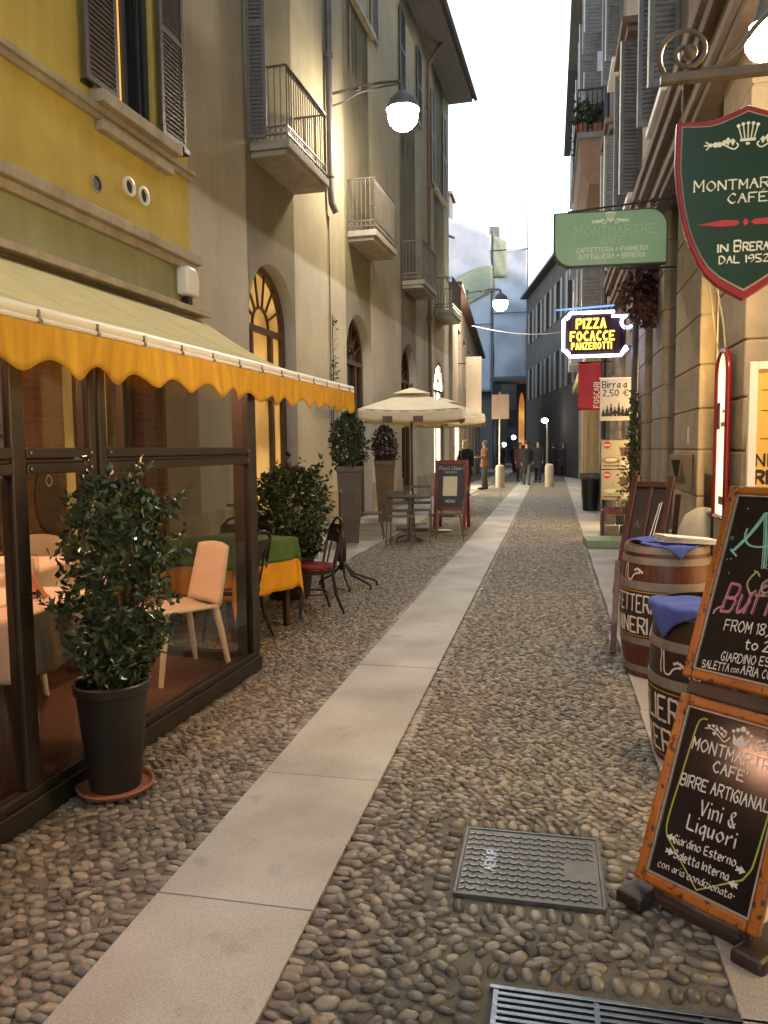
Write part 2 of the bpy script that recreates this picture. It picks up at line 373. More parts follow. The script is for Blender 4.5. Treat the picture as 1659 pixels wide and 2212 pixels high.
# ------------------------------------------------------------------ walls with openings
def wall(b, s0, s1, z0, z1, ops, out=-1, depth=.25, y=0.0):
    """front sheet at y with openings (a, b, za, zb, arch) and reveals going depth behind it (out = sign of the outward y)"""
    ds = -out * depth
    cuts = sorted({s0, s1} | {q for o in ops for q in o[:2]})
    def Q(pts): b.add(pts, [tuple(range(len(pts)))] if out < 0 else [tuple(range(len(pts)))[::-1]])
    for a, c in zip(cuts[:-1], cuts[1:]):
        inn = sorted([o for o in ops if o[0] <= a + 1e-6 and o[1] >= c - 1e-6], key=lambda o: o[2]); z = z0
        for i, o in enumerate(inn):
            if o[2] > z + 1e-6: Q([(a, y, z), (c, y, z), (c, y, o[2]), (a, y, o[2])])
            z = o[3]
            if len(o) > 4 and o[4]:
                top = inn[i + 1][2] if i + 1 < len(inn) else z1
                rad = (o[1] - o[0]) / 2; cx = (o[0] + o[1]) / 2; sp = o[3] - rad; n = 20
                P = [(cx - rad * math.cos(PI * j / n), sp + rad * math.sin(PI * j / n)) for j in range(n + 1)]
                for j in range(n): Q([(P[j][0], y, P[j][1]), (P[j + 1][0], y, P[j + 1][1]), (P[j + 1][0], y, top), (P[j][0], y, top)])
                z = top
        if z < z1 - 1e-6: Q([(a, y, z), (c, y, z), (c, y, z1), (a, y, z1)])
    for o in ops:
        a, c, za, zb = o[:4]
        if len(o) > 4 and o[4]:
            rad = (c - a) / 2; cx = (a + c) / 2; sp = zb - rad; n = 20
            out_ = [(a, za)] + [(cx - rad * math.cos(PI * j / n), sp + rad * math.sin(PI * j / n)) for j in range(n + 1)] + [(c, za)]
        else: out_ = [(a, za), (a, zb), (c, zb), (c, za)]
        for p, q in zip(out_, out_[1:] + out_[:1]):
            Q([(p[0], y, p[1]), (p[0], y + ds, p[1]), (q[0], y + ds, q[1]), (q[0], y, q[1])])
def archpts(a, c, za, zb, n=20):
    rad = (c - a) / 2; cx = (a + c) / 2; sp = zb - rad
    return [(c, za)] + [(cx + rad * math.cos(PI * j / n), sp + rad * math.sin(PI * j / n)) for j in range(n + 1)] + [(a, za)]
def slats(b, x0, x1, z0, z1, y, d=.03, pitch=.055, fr=.05, back=1):
    """louvred shutter leaf lying in the x-z plane"""
    b.box(x0, x0 + fr, y - d / 2, y + d / 2, z0, z1); b.box(x1 - fr, x1, y - d / 2, y + d / 2, z0, z1)
    for z in (z0, (z0 + z1) / 2 - fr / 2, z1 - fr): b.box(x0 + fr, x1 - fr, y - d / 2, y + d / 2, z, z + fr)
    b.box(x0 + fr, x1 - fr, y - .002, y + .002, z0 + fr, z1 - fr)  # thin backing sheet stands in for the shadow behind the slats
    z = z0 + fr + .02
    while z < z1 - fr - .03:
        if abs(z - (z0 + z1) / 2) > fr: b.add([(x0 + fr, y - d / 2, z), (x1 - fr, y - d / 2, z), (x1 - fr, y + d / 2, z + .035), (x0 + fr, y + d / 2, z + .035),
              (x0 + fr, y - d / 2, z + .008), (x1 - fr, y - d / 2, z + .008), (x1 - fr, y + d / 2, z + .043), (x0 + fr, y + d / 2, z + .043)],
              [(0, 1, 2, 3), (7, 6, 5, 4), (0, 4, 5, 1), (2, 6, 7, 3), (0, 3, 7, 4), (1, 5, 6, 2)])
        z += pitch
def leaves(b, n, pos, size, rnd, up=.4, fold=.25):
    for _ in range(n):
        p = Vector(pos(rnd)); l = size * rnd.uniform(.65, 1.25); wd = l * rnd.uniform(.42, .6)
        d = Vector((rnd.gauss(0, 1), rnd.gauss(0, 1), rnd.gauss(up, .8))).normalized()
        q = d.cross(Vector((rnd.gauss(0, 1), rnd.gauss(0, 1), rnd.gauss(0, 1)))).normalized(); nn = d.cross(q)
        b.v += [tuple(p), tuple(p + d * l * .5 + q * wd * .5 + nn * wd * fold), tuple(p + d * l), tuple(p + d * l * .5 - q * wd * .5 + nn * wd * fold)]
        o = len(b.v) - 4; b.f += [(o, o + 1, o + 2), (o, o + 2, o + 3)]
# ------------------------------------------------------------------ shared materials
stone_cob = mat('cobble_stone', (.066, .056, .043), (.30, .26, .198), sc=30, rough=.42, island=True, bump=.15, bsc=90, dist=.002)
mortar = mat('mortar', (.10, .09, .072), (.16, .145, .118), sc=9, rough=.9, bump=.7, bsc=120, dist=.004)
gran = granite('granite', (.44, .435, .405), (.54, .535, .50), (.34, .335, .31))
granR = granite('pavement_granite', (.40, .385, .36), (.52, .5, .47), (.27, .26, .25))
iron = mat('cast_iron', (.10, .096, .09), (.16, .152, .142), sc=14, rough=.48, metal=.45, bump=.3, bsc=150, dist=.002); worn = mat('worn_iron', (.22, .215, .205), (.16, .155, .15), sc=30, rough=.4, metal=.5)
steel = mat('steel', (.27, .27, .28), (.19, .19, .2), sc=20, rough=.3, metal=.9)
black = mat('black_paint', (.012, .012, .013), (.022, .021, .021), sc=8, rough=.35)
railm = mat('rail_iron', (.10, .09, .08), (.17, .15, .12), sc=12, rough=.5, metal=.3)
bronze = mat('bronze_frame', (.026, .022, .019), (.044, .036, .03), sc=5, rough=.38, metal=.3)
yellowwall = paintwall('yellow_plaster', (.34, .34, .21), (.24, .245, .15), (.56, .44, .11), (.42, .33, .095), 3.78)
wall2 = paintwall('grey_and_ochre_plaster', (.49, .465, .41), (.41, .39, .34), (.34, .30, .195), (.26, .23, .165), 4.78, soft=.05)
trim = mat('stone_trim', (.26, .225, .17), (.40, .35, .27), sc=5, rough=.85, bump=.3, stretch=(1, 1, .4))
balst = mat('balcony_stone', (.22, .20, .165), (.32, .295, .25), sc=5, rough=.85, bump=.2)
shutm = mat('dark_shutter', (.055, .042, .038), (.085, .066, .058), sc=9, rough=.5)
shutg = mat('weathered_shutter', (.16, .15, .145), (.24, .23, .225), sc=9, rough=.55)
navy = mat('navy_joinery', (.026, .03, .042), (.04, .044, .06), sc=6, rough=.4)
woodd = mat('dark_wood', (.045, .022, .012), (.085, .042, .022), sc=7, rough=.42, stretch=(6, 6, .6))
woodr = mat('red_brown_wood', (.050, .015, .010), (.085, .026, .016), sc=6, rough=.4, stretch=(5, 5, .5))
pane = mat('window_glass', (.02, .024, .03), (.035, .04, .05), sc=2, rough=.06, spec=.8)
pipem = mat('drainpipe_paint', (.06, .05, .052), (.1, .085, .085), sc=5, rough=.5)
copperp = mat('rusty_pipe', (.10, .05, .03), (.16, .085, .05), sc=9, rough=.6)
tile = mat('roof_tile', (.13, .07, .05), (.22, .13, .09), sc=6, rough=.85, bump=.4)
soffit = mat('soffit_boards', (.16, .15, .15), (.22, .21, .2), sc=3, rough=.8, stretch=(1, 8, 1))
whitep = mat('white_plastic', (.72, .70, .66), (.66, .64, .6), sc=4, rough=.35)
glass = glassm('clear_glass', (.88, .89, .87), 1.5)
warmpane = glow('lit_pane', (1.0, .58, .16), .03, (.35, .20, .06), sc=1.1)
shopglow = glow('bright_shop', (1.0, .86, .62), 1.1, (1.0, .8, .5), sc=1.5)
foliage = mat('glossy_leaf', (.014, .030, .012), (.065, .10, .04), sc=9, rough=.28, island=True)
foliage2 = mat('dull_leaf', (.018, .034, .014), (.06, .09, .04), sc=9, rough=.45, island=True)
bark = mat('bark', (.07, .05, .035), (.12, .09, .06), sc=20, rough=.9)
soil = mat('soil', (.03, .022, .016), (.05, .038, .028), sc=40, rough=1)

# ------------------------------------------------------------------ ground
TL = math.tan(R(2.5))
def leftx(y): return -4.649 + TL * y           # street face of the left-hand houses
def glassx(y): return -2.2 + TL * y            # front of the glass dining room
def cobr(y): return .49 + .006 * y             # edge of the right-hand pavement
b = B(); b.box(-40, 40, -20, 110, -.3, 0); part('street', b, mortar, kind='structure')
b = B(); rnd = random.Random(3); y = -6.0; joints = [1.15, 2.28, 3.28, 5.1, 6.9, 9.2, 11.55, 13.6, 15.8]
while joints[-1] < 46: joints.append(joints[-1] + rnd.uniform(1.6, 2.4))
joints = [-4, -2.2, -.6] + joints
for a, c in zip(joints[:-1], joints[1:]):
    z = .0145 + rnd.uniform(-.0015, .0015); b.box(-1.302, -.748, a + .003, c - .003, -.05, z)
part('paving_strip', b, gran, kind='structure', bevel=.003)
b = B(); y = -4.0
while y < 50:
    L = rnd.uniform(.9, 1.5)
    xa = cobr(y + L / 2); b.box(xa, xa + .42, y + .003, y + L - .003, -.05, .018); b.box(xa + .425, 1.62, y + .003, y + L - .003, -.05, .019)
    y += L
part('right_pavement', b, granR, kind='structure', bevel=.003)
b = B(); y = 9.45
while y < 50:
    L = rnd.uniform(1.2, 2.0); xl = leftx(y) - .1; xr = -2.69 + .012 * (y - 9)
    b.box(xl, xr - .62, y + .004, y + L - .004, -.05, .022); b.box(xr - .616, xr, y + .004, y + L - .004, -.05, .024)
    y += L
part('left_pavement', b, granR, kind='structure', bevel=.003)

def cobbles():
    rng = np.random.default_rng(11)
    P = []
    def field(xa, xb, y0, y1, near):
        y = y0; row = 0
        while y < y1:
            kk = (1.0 if y < 2.3 else max(.74, 1 - (y - 2.3) * .2)) if near else .82
            dy = .0375 * kk; x0 = xa(y) + .03; x1 = xb(y) - .028; n = max(int((x1 - x0) / (.056 * kk)), 1)
            st = (x1 - x0) / n
            for i in range(n + 1):
                edge = i == 0 or i == n
                X = x0 + (i + (0 if edge else (.5 if row % 2 else 0) - .25)) * st
                if X > x1 + .01: continue
                jx, jy = rng.normal(0, .007 if not edge else .003), rng.normal(0, .006)
                if edge: a = rng.normal(0, .10); rx, ry = rng.uniform(.028, .040), rng.uniform(.015, .021)
                else:
                    a = rng.normal(.2 if row % 7 < 4 else -.25, .45); rx = rng.uniform(.022, .036) * kk; ry = rx * rng.uniform(.52, .76)
                P.append((X + jx, y + jy, a, rx, ry, rng.uniform(.007, .016) * kk, rng.normal(0, .12), rng.normal(0, .12)))
            y += dy * rng.uniform(.94, 1.06); row += 1
    field(lambda y: glassx(y) + .03 if y < 5.05 else leftx(y) + .02, lambda y: -1.302, .6, 9.45, True)
    field(lambda y: -2.69 + .012 * (y - 9), lambda y: -1.302, 9.45, 34, False)
    field(lambda y: -.748, cobr, .6, 10, True)
    field(lambda y: -.748, cobr, 10, 34, False)
    P = np.array(P)
    hole = ((P[:, 0] > -.345) & (P[:, 0] < .225) & (P[:, 1] > 2.44) & (P[:, 1] < 2.965)) | ((P[:, 0] > -.185) & (P[:, 1] > 1.58) & (P[:, 1] < 2.095))
    # stones laid as a border around the cover and the drain
    Pb = []
    def border(x0, y0, x1, y1, rot):
        L = math.hypot(x1 - x0, y1 - y0); n = int(L / .05)
        for i in range(n + 1):
            t = i / n; Pb.append((x0 + (x1 - x0) * t + rng.normal(0, .004), y0 + (y1 - y0) * t + rng.normal(0, .004), rot + rng.normal(0, .12), rng.uniform(.028, .036), rng.uniform(.018, .023), rng.uniform(.012, .018), 0, 0))
    P = P[~hole]
    near2 = ((P[:, 0] > -.41) & (P[:, 0] < .28) & (P[:, 1] > 2.38) & (P[:, 1] < 3.03)) | ((P[:, 0] > -.26) & (P[:, 1] > 1.55) & (P[:, 1] < 2.165))
    P = P[~near2]
    border(-.34, 2.985, .22, 2.99, PI / 2); border(-.34, 2.415, .22, 2.42, PI / 2); border(-.36, 2.46, -.36, 2.95, 0); border(.235, 2.47, .235, 2.95, 0)
    border(-.2, 2.12, .5, 2.13, PI / 2); border(-.21, 1.6, -.21, 2.07, 0)
    P = np.vstack([P, np.array(Pb)])
    def build(Q, ns, elev):
        ring = []
        for e in elev:
            for j in range(ns):
                t = 2 * PI * j / ns; ring.append((math.cos(e) * math.cos(t), math.cos(e) * math.sin(t), math.sin(e)))
        ring.append((0, 0, 1)); T = np.array(ring); k = len(T)
        wob = 1 + rng.normal(0, .07, (len(Q), k, 1)); V = T[None] * wob
        V[:, :, 0] = np.sign(V[:, :, 0]) * np.abs(V[:, :, 0]) ** .85
        V = V * np.stack([Q[:, 3], Q[:, 4], Q[:, 5]], 1)[:, None, :]
        V[:, :, 2] += V[:, :, 0] * Q[:, 6, None] + V[:, :, 1] * Q[:, 7, None]
        c, s_ = np.cos(Q[:, 2])[:, None], np.sin(Q[:, 2])[:, None]
        X = V[:, :, 0] * c - V[:, :, 1] * s_ + Q[:, 0, None]; Y = V[:, :, 0] * s_ + V[:, :, 1] * c + Q[:, 1, None]; Z = V[:, :, 2] + .0015
        vs = np.stack([X, Y, Z], 2).reshape(-1, 3)
        fs = []
        for r_ in range(len(elev) - 1):
            for j in range(ns): fs.append((r_ * ns + j, r_ * ns + (j + 1) % ns, (r_ + 1) * ns + (j + 1) % ns, (r_ + 1) * ns + j))
        o = (len(elev) - 1) * ns
        for j in range(ns): fs.append((o + j, o + (j + 1) % ns, k - 1, k - 1))
        F = np.array(fs)[None] + (np.arange(len(Q)) * k)[:, None, None]
        return vs, F.reshape(-1, 4)
    nr = P[:, 1] < 7
    v1, f1 = build(P[nr], 10, [R(-14), R(20), R(50), R(74)]); v2, f2 = build(P[~nr], 7, [R(-10), R(30), R(62)])
    vs = np.vstack([v1, v2]); fq = np.vstack([f1, f2 + len(v1)])
    tri = fq[:, 2] == fq[:, 3]
    quads, tris = fq[~tri], fq[tri][:, :3]
    me = bpy.data.meshes.new('cobblestones'); nl = len(quads) * 4 + len(tris) * 3
    me.vertices.add(len(vs)); me.vertices.foreach_set('co', vs.ravel())
    me.loops.add(nl); me.polygons.add(len(quads) + len(tris))
    me.loops.foreach_set('vertex_index', np.concatenate([quads.ravel(), tris.ravel()]).astype(np.int32))
    ls = np.concatenate([np.arange(len(quads)) * 4, len(quads) * 4 + np.arange(len(tris)) * 3]); me.polygons.foreach_set('loop_start', ls.astype(np.int32))
    me.update(calc_edges=True); me.polygons.foreach_set('use_smooth', [True] * len(me.polygons)); me.validate()
    me.materials.append(stone_cob)
    o = bpy.data.objects.new('cobblestones', me); link(o); o['kind'] = 'stuff'; o['label'] = 'brown river cobbles set in mortar either side of the granite strip'; o['category'] = 'cobbles'
cobbles()

# manhole cover with herringbone studs and letters, drain grate
t = thing('manhole_cover', 'rectangular cast iron cover with wavy studs and raised letters, set in the cobbles', 'manhole cover', (-.06, 2.7, 0))
b = B(); b.box(-.242, .242, -.222, .222, -.03, .014); part('plate', b, iron, t, bevel=.003)
b = B()
for x0, x1, y0, y1 in ((-.25, .25, .222, .232), (-.25, .25, -.232, -.222), (-.252, -.242, -.222, .222), (.242, .252, -.222, .222)): b.box(x0, x1, y0, y1, -.03, .0175)
part('frame', b, iron, t)
b = B(); fnm = lambda x, y, o: (x, y, .0205 + o)
for i in range(13):
    for j in range(11):
        x = -.215 + i * .035; yy = -.195 + j * .038
        if -.165 < x < -.115 and abs(yy) < .1 or (abs(x) < .02 and abs(yy) < .02) or (x > .13 and abs(yy - .0) < .07): continue
        for sg in (-1, 1):
            c = Vector((x + .0085 * sg, yy, .0150)); dv = Vector((.011, .0075 * (-sg), 0)); b.bar(c - dv, c + dv, .0065, .006)
lb = B()
part('stud_pattern', b, worn, t)
Mr = Matrix.Rotation(PI / 2, 4, 'Z')
fl = lambda x, y, o: tuple(Vector((-.14 - (y - .016), x, .0186 + o)))
lettering(lb, 'AEM IP', fl, 0, 0, .034, .006, centre=0)
part('lettering', lb, steel, t); b = B(); b.lathe([(.015, .0172), (.0, .0173)], 12, cap=False); part('key_hole', b, black, t)
t = thing('drain_grate', 'long slotted steel drain grate at the front edge of the cobbles', 'drain grate', (.55, 1.83, 0))
b = B(); b.box(-.70, .55, -.205, .205, -.12, -.1); part('channel', b, black, t)
b = B()
for i in range(17): yy = -.19 + i * .0237; b.box(-.69, .54, yy - .0055, yy + .0055, -.02, .016)
for x in (-.69, -.42, -.14, .14, .42): b.box(x - .004, x + .012, -.205, .205, -.02, .0145)
for x0, x1, y0, y1 in ((-.705, .555, .205, .217), (-.705, .555, -.217, -.205)): b.box(x0, x1, y0, y1, -.05, .018)
part('slats', b, steel, t, bevel=.0015)

# ------------------------------------------------------------------ yellow restaurant house, left
LZ = R(87.5)
LM = Matrix.Translation((-4.649, 0, 0)) @ Matrix.Rotation(LZ, 4, 'Z')
def LF(s, n, z): return LM @ Vector((s, -n, z))     # along the facade, out into the street, up
Y1 = thing('restaurant_house', 'yellow plastered house with grey mouldings above the glass dining room', 'building', (-4.649, 0, 0), LZ)
b = B(); ops = [(7.24, 8.06, 5.0, 7.3), (3.1, 3.9, 5.0, 7.3), (7.24, 8.06, 9.0, 11.0), (3.1, 3.9, 9, 11)]
wall(b, -14, 8.77, 3.1, 13.0, ops, depth=.2); b.box(-14, 8.77, .9, 8, 0, 13); b.box(-14, 8.77, 0, .9, 12.9, 13.0)
b.add([(-14, 0, 3.1), (-14, .9, 3.1), (-14, .9, 13), (-14, 0, 13)], [(0, 3, 2, 1)])
part('wall', b, yellowwall, Y1)
b = B(); b.box(-14, 8.79, -.05, 0, 4.74, 4.80); b.box(-14, 8.80, -.085, 0, 4.80, 4.86); part('upper_moulding', b, trim, Y1, bevel=.01)
b = B(); b.box(-14, 8.81, -.07, 0, 3.66, 3.75); b.box(-14, 8.83, -.13, 0, 3.75, 3.86); part('cornice', b, trim, Y1, bevel=.012)
b = B(); b.box(-14, 8.84, -.22, 0, 3.13, 3.20); part('ledge', b, trim, Y1, bevel=.01)
b = B(); b.box(6.86, 8.36, -.17, 0, 4.862, 4.98); b.box(6.95, 8.28, -.10, 0, 4.64, 4.738); part('window_sill', b, trim, Y1, bevel=.01)
curtain = glow('lit_curtain', (1.0, .55, .12), .05, (1.0, .60, .16), sc=2)
for s0, z0, z1 in ((7.24, 5.0, 7.3), (3.1, 5.0, 7.3), (7.24, 9, 11), (3.1, 9, 11)):
    wn = B(); s1 = s0 + .82
    for a, c in ((s0 + .01, s0 + .10), (s0 + .34, s0 + .40), (s1 - .10, s1 - .01)): wn.box(a, c, .06, .12, z0, z1)
    wn.box(s0 + .1, s1 - .1, .06, .12, z0, z0 + .08); wn.box(s0 + .1, s1 - .1, .06, .12, z1 - .08, z1)
    f = part('window', wn, navy, Y1); q = B(); q.box(s0 + .02, s1 - .02, .13, .15, z0 + .01, z1 - .01); part('pane', q, pane, f)
    if s0 == 7.24 and z0 == 5.0:
        q = B(); q.box(s0 + .1, s0 + .335, .095, .125, z0 + .085, z1 - .085); part('curtain', q, curtain, f)
        q = B(); q.cbox((s0 + .6, .06, 6.15), (.02, .04, 2.25)); part('mullion', q, steel, f)
    for k, (a, c) in enumerate(((s0 - .52, s0 + .0), (s1 + .0, s1 + .52))):
        q = B(); slats(q, a, c, z0 + .02, z1, -.085, fr=.055, pitch=.05); sh = part('shutter', q, shutm, Y1)
        q = B(); q.box(a + .03, a + .16, -.05, 0, z0 - .0, z0 + .03) if k == 0 else q.box(c - .1, c + .04, -.12, 0, z0 - .03, z0 + .03); part('hinge', q, black, sh)
for s, z, wht in ((6.94, 4.13, 0), (7.48, 4.27, 1), (7.75, 4.26, 1)):
    b = B(); M = Matrix.Translation((s, -.002, z)) @ Matrix.Rotation(PI / 2, 4, 'X')
    if wht: b.lathe([(.075, -.05), (.1, -.02), (.1, .03), (.078, .035), (.07, .02), (.07, -.02)], 20, M, cap=False)
    else: b.lathe([(.085, -.01), (.088, .008), (.07, .01), (.07, -.02)], 20, M, cap=False)
    v = part('vent_pipe', b, whitep if wht else trim, Y1, smooth=True); b = B(); b.lathe([(.0, .003), (.0725, .003)], 20, M, cap=False); part('opening', b, black, v)
brick = bricks('interior_brick', (.20, .085, .05), (.14, .062, .04), (.17, .13, .10))
b = B(); wall(b, -14, 8.0, 0, 3.13, [(6.3, 7.62, 0, 2.45), (2.6, 4.6, .8, 2.4), (-1, 1.2, 0, 2.4)], depth=.25); part('ground_floor_wall', b, brick, Y1)
b = B(); b.box(8.0, 8.77, -.05, .25, 0, 3.13); part('corner_pilaster', b, mat('grey_stone', (.2, .17, .13), (.28, .24, .19), sc=4, rough=.85, bump=.3), Y1, bevel=.01)
b = B()
for a, c in ((6.3, 6.42), (6.66, 6.76), (6.98, 7.06), (7.20, 7.27), (7.54, 7.62)): b.box(a, c, .1, .17, 0, 2.45)
for z0, z1 in ((0, .7), (2.33, 2.45)):
    for a, c in ((6.42, 6.66), (6.76, 6.98), (7.06, 7.2), (7.27, 7.54)): b.box(a, c, .11, .16, z0, z1)
d = part('restaurant_door', b, woodd, Y1); b = B(); b.box(6.32, 7.6, .18, .2, .02, 2.44); part('pane', b, warmpane, d)
b = B(); b.box(2.6, 4.6, .2, .24, .8, 2.4); part('lit_window', b, warmpane, Y1)
b = B(); b.box(-1, 1.2, .2, .24, 0, 2.4); part('dark_doorway', b, woodd, Y1)
# siren box, cable
t = thing('alarm_box', 'white domed alarm siren box fixed at the corner above the awning', 'alarm box', LF(8.52, 0, 3.34), LZ)
b = B(); pr = [(-.13, 0), (.13, 0), (.15, .2), (.12, .29), (.05, .33), (-.13, .33)]
b.prism(pr, lambda x, y, d: (x, d, y), -.17, 0); part('housing', b, whitep, t, bevel=.03, smooth=True); b = B(); b.box(-.02, .08, -.10, -.02, -.09, .0); part('bracket', b, black, t)

# ------------------------------------------------------------------ long grey and ochre house, left
H2 = thing('balcony_house', 'long plastered house, grey below and ochre above, with arches and iron balconies', 'building', (-4.649, 0, 0), LZ)
AC = [11.32, 15.93, 20.65, 25.1]
ops = [(c - .92, c + .92, 0, 4.33, True) for c in AC]
ops += [(c - .82, c + .84, 5.86, 9.02) for c in AC] + [(c + .35 - .7, c + .35 + .7, 10.55, 12.6) for c in AC]
ops = [o for o in ops if o[:3] != (AC[3] - .82, AC[3] + .84, 5.86)] + [(24.35, 25.9, 5.86, 7.9), ]
ops = [o for o in ops if not (o[2] == 10.55 and o[0] > 24)] + [(24.4, 25.7, 9.6, 12.4)]
b = B(); wall(b, 8.772, 27.0, 0, 13.25, ops, depth=.32)
b.box(8.772, 27.0, 1.2, 8, 0, 13.2); b.box(26.98, 27.0, 0, 1.2, 0, 13.25); b.box(8.772, 27, 0, 1.2, 13.2, 13.25)
part('wall', b, wall2, H2)
b = B(); b.box(8.0, 27.15, -.80, 8, 13.25, 13.36); part('eave', b, soffit, H2)
b = B(); b.box(8.0, 27.2, -.86, .2, 13.36, 13.46); b.prism([(-.86, 13.46), (8, 16.5), (8, 13.46)], lambda x, y, d: (d, x, y), 8.0, 27.2); part('roof', b, tile, H2)
b = B(); b.tube([(8.0, -.9, 13.37), (27.25, -.9, 13.37)], .07, 10); part('gutter', b, pipem, H2, smooth=True)
for k, c in enumerate(AC):
    a0, a1 = c - .92, c + .92; b = B(); yf = .2 if k < 3 else .015; rad = .92; sp = 4.33 - rad
    fr = []
    for j in range(21):
        q = PI * j / 20; fr.append((c - rad * math.cos(q), sp + rad * math.sin(q)))
    inn = [(c + (x - c) * .88, sp + (z - sp) * .88) for x, z in fr]
    for j in range(20): b.prism([fr[j], fr[j + 1], inn[j + 1], inn[j]], lambda x, y, d: (x, d, y), yf, yf + .07)
    b.box(a0, a1, yf, yf + .07, sp - .09, sp)
    for j in range(1, 7):
        q = PI * j / 7; b.bar((c - .3 * math.cos(q), yf + .03, sp + .3 * math.sin(q)), (c - .82 * math.cos(q), yf + .03, sp + .82 * math.sin(q)), .03)
    for j in range(10):
        q0, q1 = PI * j / 10, PI * (j + 1) / 10; b.bar((c - .3 * math.cos(q0), yf + .03, sp + .3 * math.sin(q0)), (c - .3 * math.cos(q1), yf + .03, sp + .3 * math.sin(q1)), .035)
    for a, e in ((a0, a0 + .12), (c - .42, c - .33), (c + .33, c + .42), (a1 - .12, a1)): b.box(a, e, yf, yf + .07, 0, sp - .09)
    for a, e in ((a0 + .12, c - .42), (c - .33, c + .33), (c + .42, a1 - .12)): b.box(a, e, yf + .005, yf + .065, 0, .5); b.box(a, e, yf + .005, yf + .065, 2.3, 2.38)
    f = part('arched_door', b, woodd if k < 3 else bronze, H2)
    q = B(); q.prism(archpts(a0 + .01, a1 - .01, .01, 4.32), lambda x, y, d: (x, d, y), yf + .08, yf + .1)
    part('pane', q, [warmpane, pane, pane, shopglow][k], f)
for k, c in enumerate(AC):
    # balcony door
    z0, z1 = 5.86, (9.02 if k < 3 else 7.9); a0, a1 = c - .82, c + .84
    if k == 3: a0, a1 = 24.35, 25.9
    b = B(); m_ = [soffit, soffit, navy, soffit][k]
    for a, e in ((a0, a0 + .09), ((a0 + a1) / 2 - .05, (a0 + a1) / 2 + .05), (a1 - .09, a1)): b.box(a, e, .2, .26, z0, z1)
    b.box(a0 + .09, a1 - .09, .205, .255, z1 - .1, z1); b.box(a0 + .09, a1 - .09, .205, .255, z0, z0 + .5)
    f = part('balcony_door', b, m_, H2); q = B(); q.box(a0, a1, .262, .28, z0, z1); part('pane', q, m_ if k != 3 else pane, f)
    if k == 0:
        q = B(); M = Matrix.Translation((a0 - .02, -.02, 0)) @ Matrix.Rotation(R(-78 if k < 2 else -60), 4, 'Z'); q2 = B(M); slats(q2, 0, .27, z0 + .02, z1 - .1, 0); part('shutter', q2, shutm if k < 2 else navy, H2)
    # balcony
    s0, s1 = c - .72, c + .95; bx = B(); bx.box(s0 - .04, s1 + .04, -.60, 0, 5.74, 5.86)
    bx.box(s0, s1, -.54, 0, 5.66, 5.74)
    bal = part('balcony', bx, balst, H2, bevel=.012)
    r = B(); zt = 6.86
    for p, q in (((s0, -.02), (s0, -.56)), ((s0, -.56), (s1, -.56)), ((s1, -.56), (s1, -.02))):
        L = math.hypot(q[0] - p[0], q[1] - p[1]); n = max(int(L / .088), 2)
        for zz, ww in ((zt, .035), (5.94, .025), (6.05, .02)): r.bar((*p, zz), (*q, zz), ww, .02)
        for i in range(n + 1):
            x = p[0] + (q[0] - p[0]) * i / n; yy = p[1] + (q[1] - p[1]) * i / n
            r.tube([(x, yy, 5.86), (x, yy, zt)], .0075, 6)
            if i < n:
                xm = p[0] + (q[0] - p[0]) * (i + .5) / n; ym = p[1] + (q[1] - p[1]) * (i + .5) / n; dx, dy = (q[0] - p[0]) / L, (q[1] - p[1]) / L
                r.tube([(xm + dx * .034 * math.cos(2 * PI * j / 10), ym + dy * .034 * math.cos(2 * PI * j / 10), 5.995 + .034 * math.sin(2 * PI * j / 10)) for j in range(11)], .005, 5, cap=False)
                r.tube([(xm - dx * .03, ym - dy * .03, zt), (xm, ym, zt - .10), (xm + dx * .03, ym + dy * .03, zt)], .005, 5, cap=False)
    part('railing', r, railm, bal)
    # upper window
    if k < 3: w0, w1, wz0, wz1 = c - .35, c + 1.05, 10.55, 12.6
    else: w0, w1, wz0, wz1 = 24.4, 25.7, 9.6, 12.4
    q = B()
    for a, e in ((w0, w0 + .08), ((w0 + w1) / 2 - .04, (w0 + w1) / 2 + .04), (w1 - .08, w1)): q.box(a, e, .15, .2, wz0, wz1)
    f = part('window', q, [shutg, shutg, shutm, shutg][k], H2); q = B(); q.box(w0, w1, .21, .22, wz0, wz1); part('pane', q, pane, f)
    q = B(); q.box(w0 - .15, w1 + .15, -.12, 0, wz0 - .1, wz0); part('sill', q, trim, f)
    for a, e in ((w0 - .62, w0 - .02), (w1 + .02, w1 + .62)):
        q = B(); slats(q, a, e, wz0, wz1, -.05); part('shutter', q, shutg if k != 2 else shutm, f)
b = B(); b.tube([(13.9, -.09, 13.3), (13.9, -.09, 6.25), (13.93, -.10, 6.02), (13.99, -.16, 5.86)], [.062, .062, .062, .06], 12)
for z in (6.5, 8.6, 10.6, 12.4): b.lathe([(.062, -.04), (.08, -.03), (.08, .03), (.062, .04)], 12, Matrix.Translation((13.9, -.09, z)), cap=False)
part('drainpipe', b, pipem, H2, smooth=True)
b = B(); b.tube([(13.94, -.03, 5.8), (13.93, -.03, 1.2)], .012, 6); part('conduit', b, railm, H2)
b = B(); b.tube([(23.1, -.5, 13.3), (23.1, -.1, 12.7), (23.1, -.09, 12.4), (23.1, -.09, 3.1)], .055, 12)
for z in (11.5, 9.2, 7.6, 5.4): b.lathe([(.055, -.04), (.075, -.03), (.075, .03), (.055, .04)], 12, Matrix.Translation((23.1, -.09, z)), cap=False)
part('drainpipe', b, copperp, H2, smooth=True)
for a, c in ((8.772, 10.4), (12.24, 15.01), (16.85, 19.73), (21.57, 24.18)): b = B(); b.box(a, c, -.03, 0, 0, .75); part('plinth', b, trim, H2, bevel=.01)
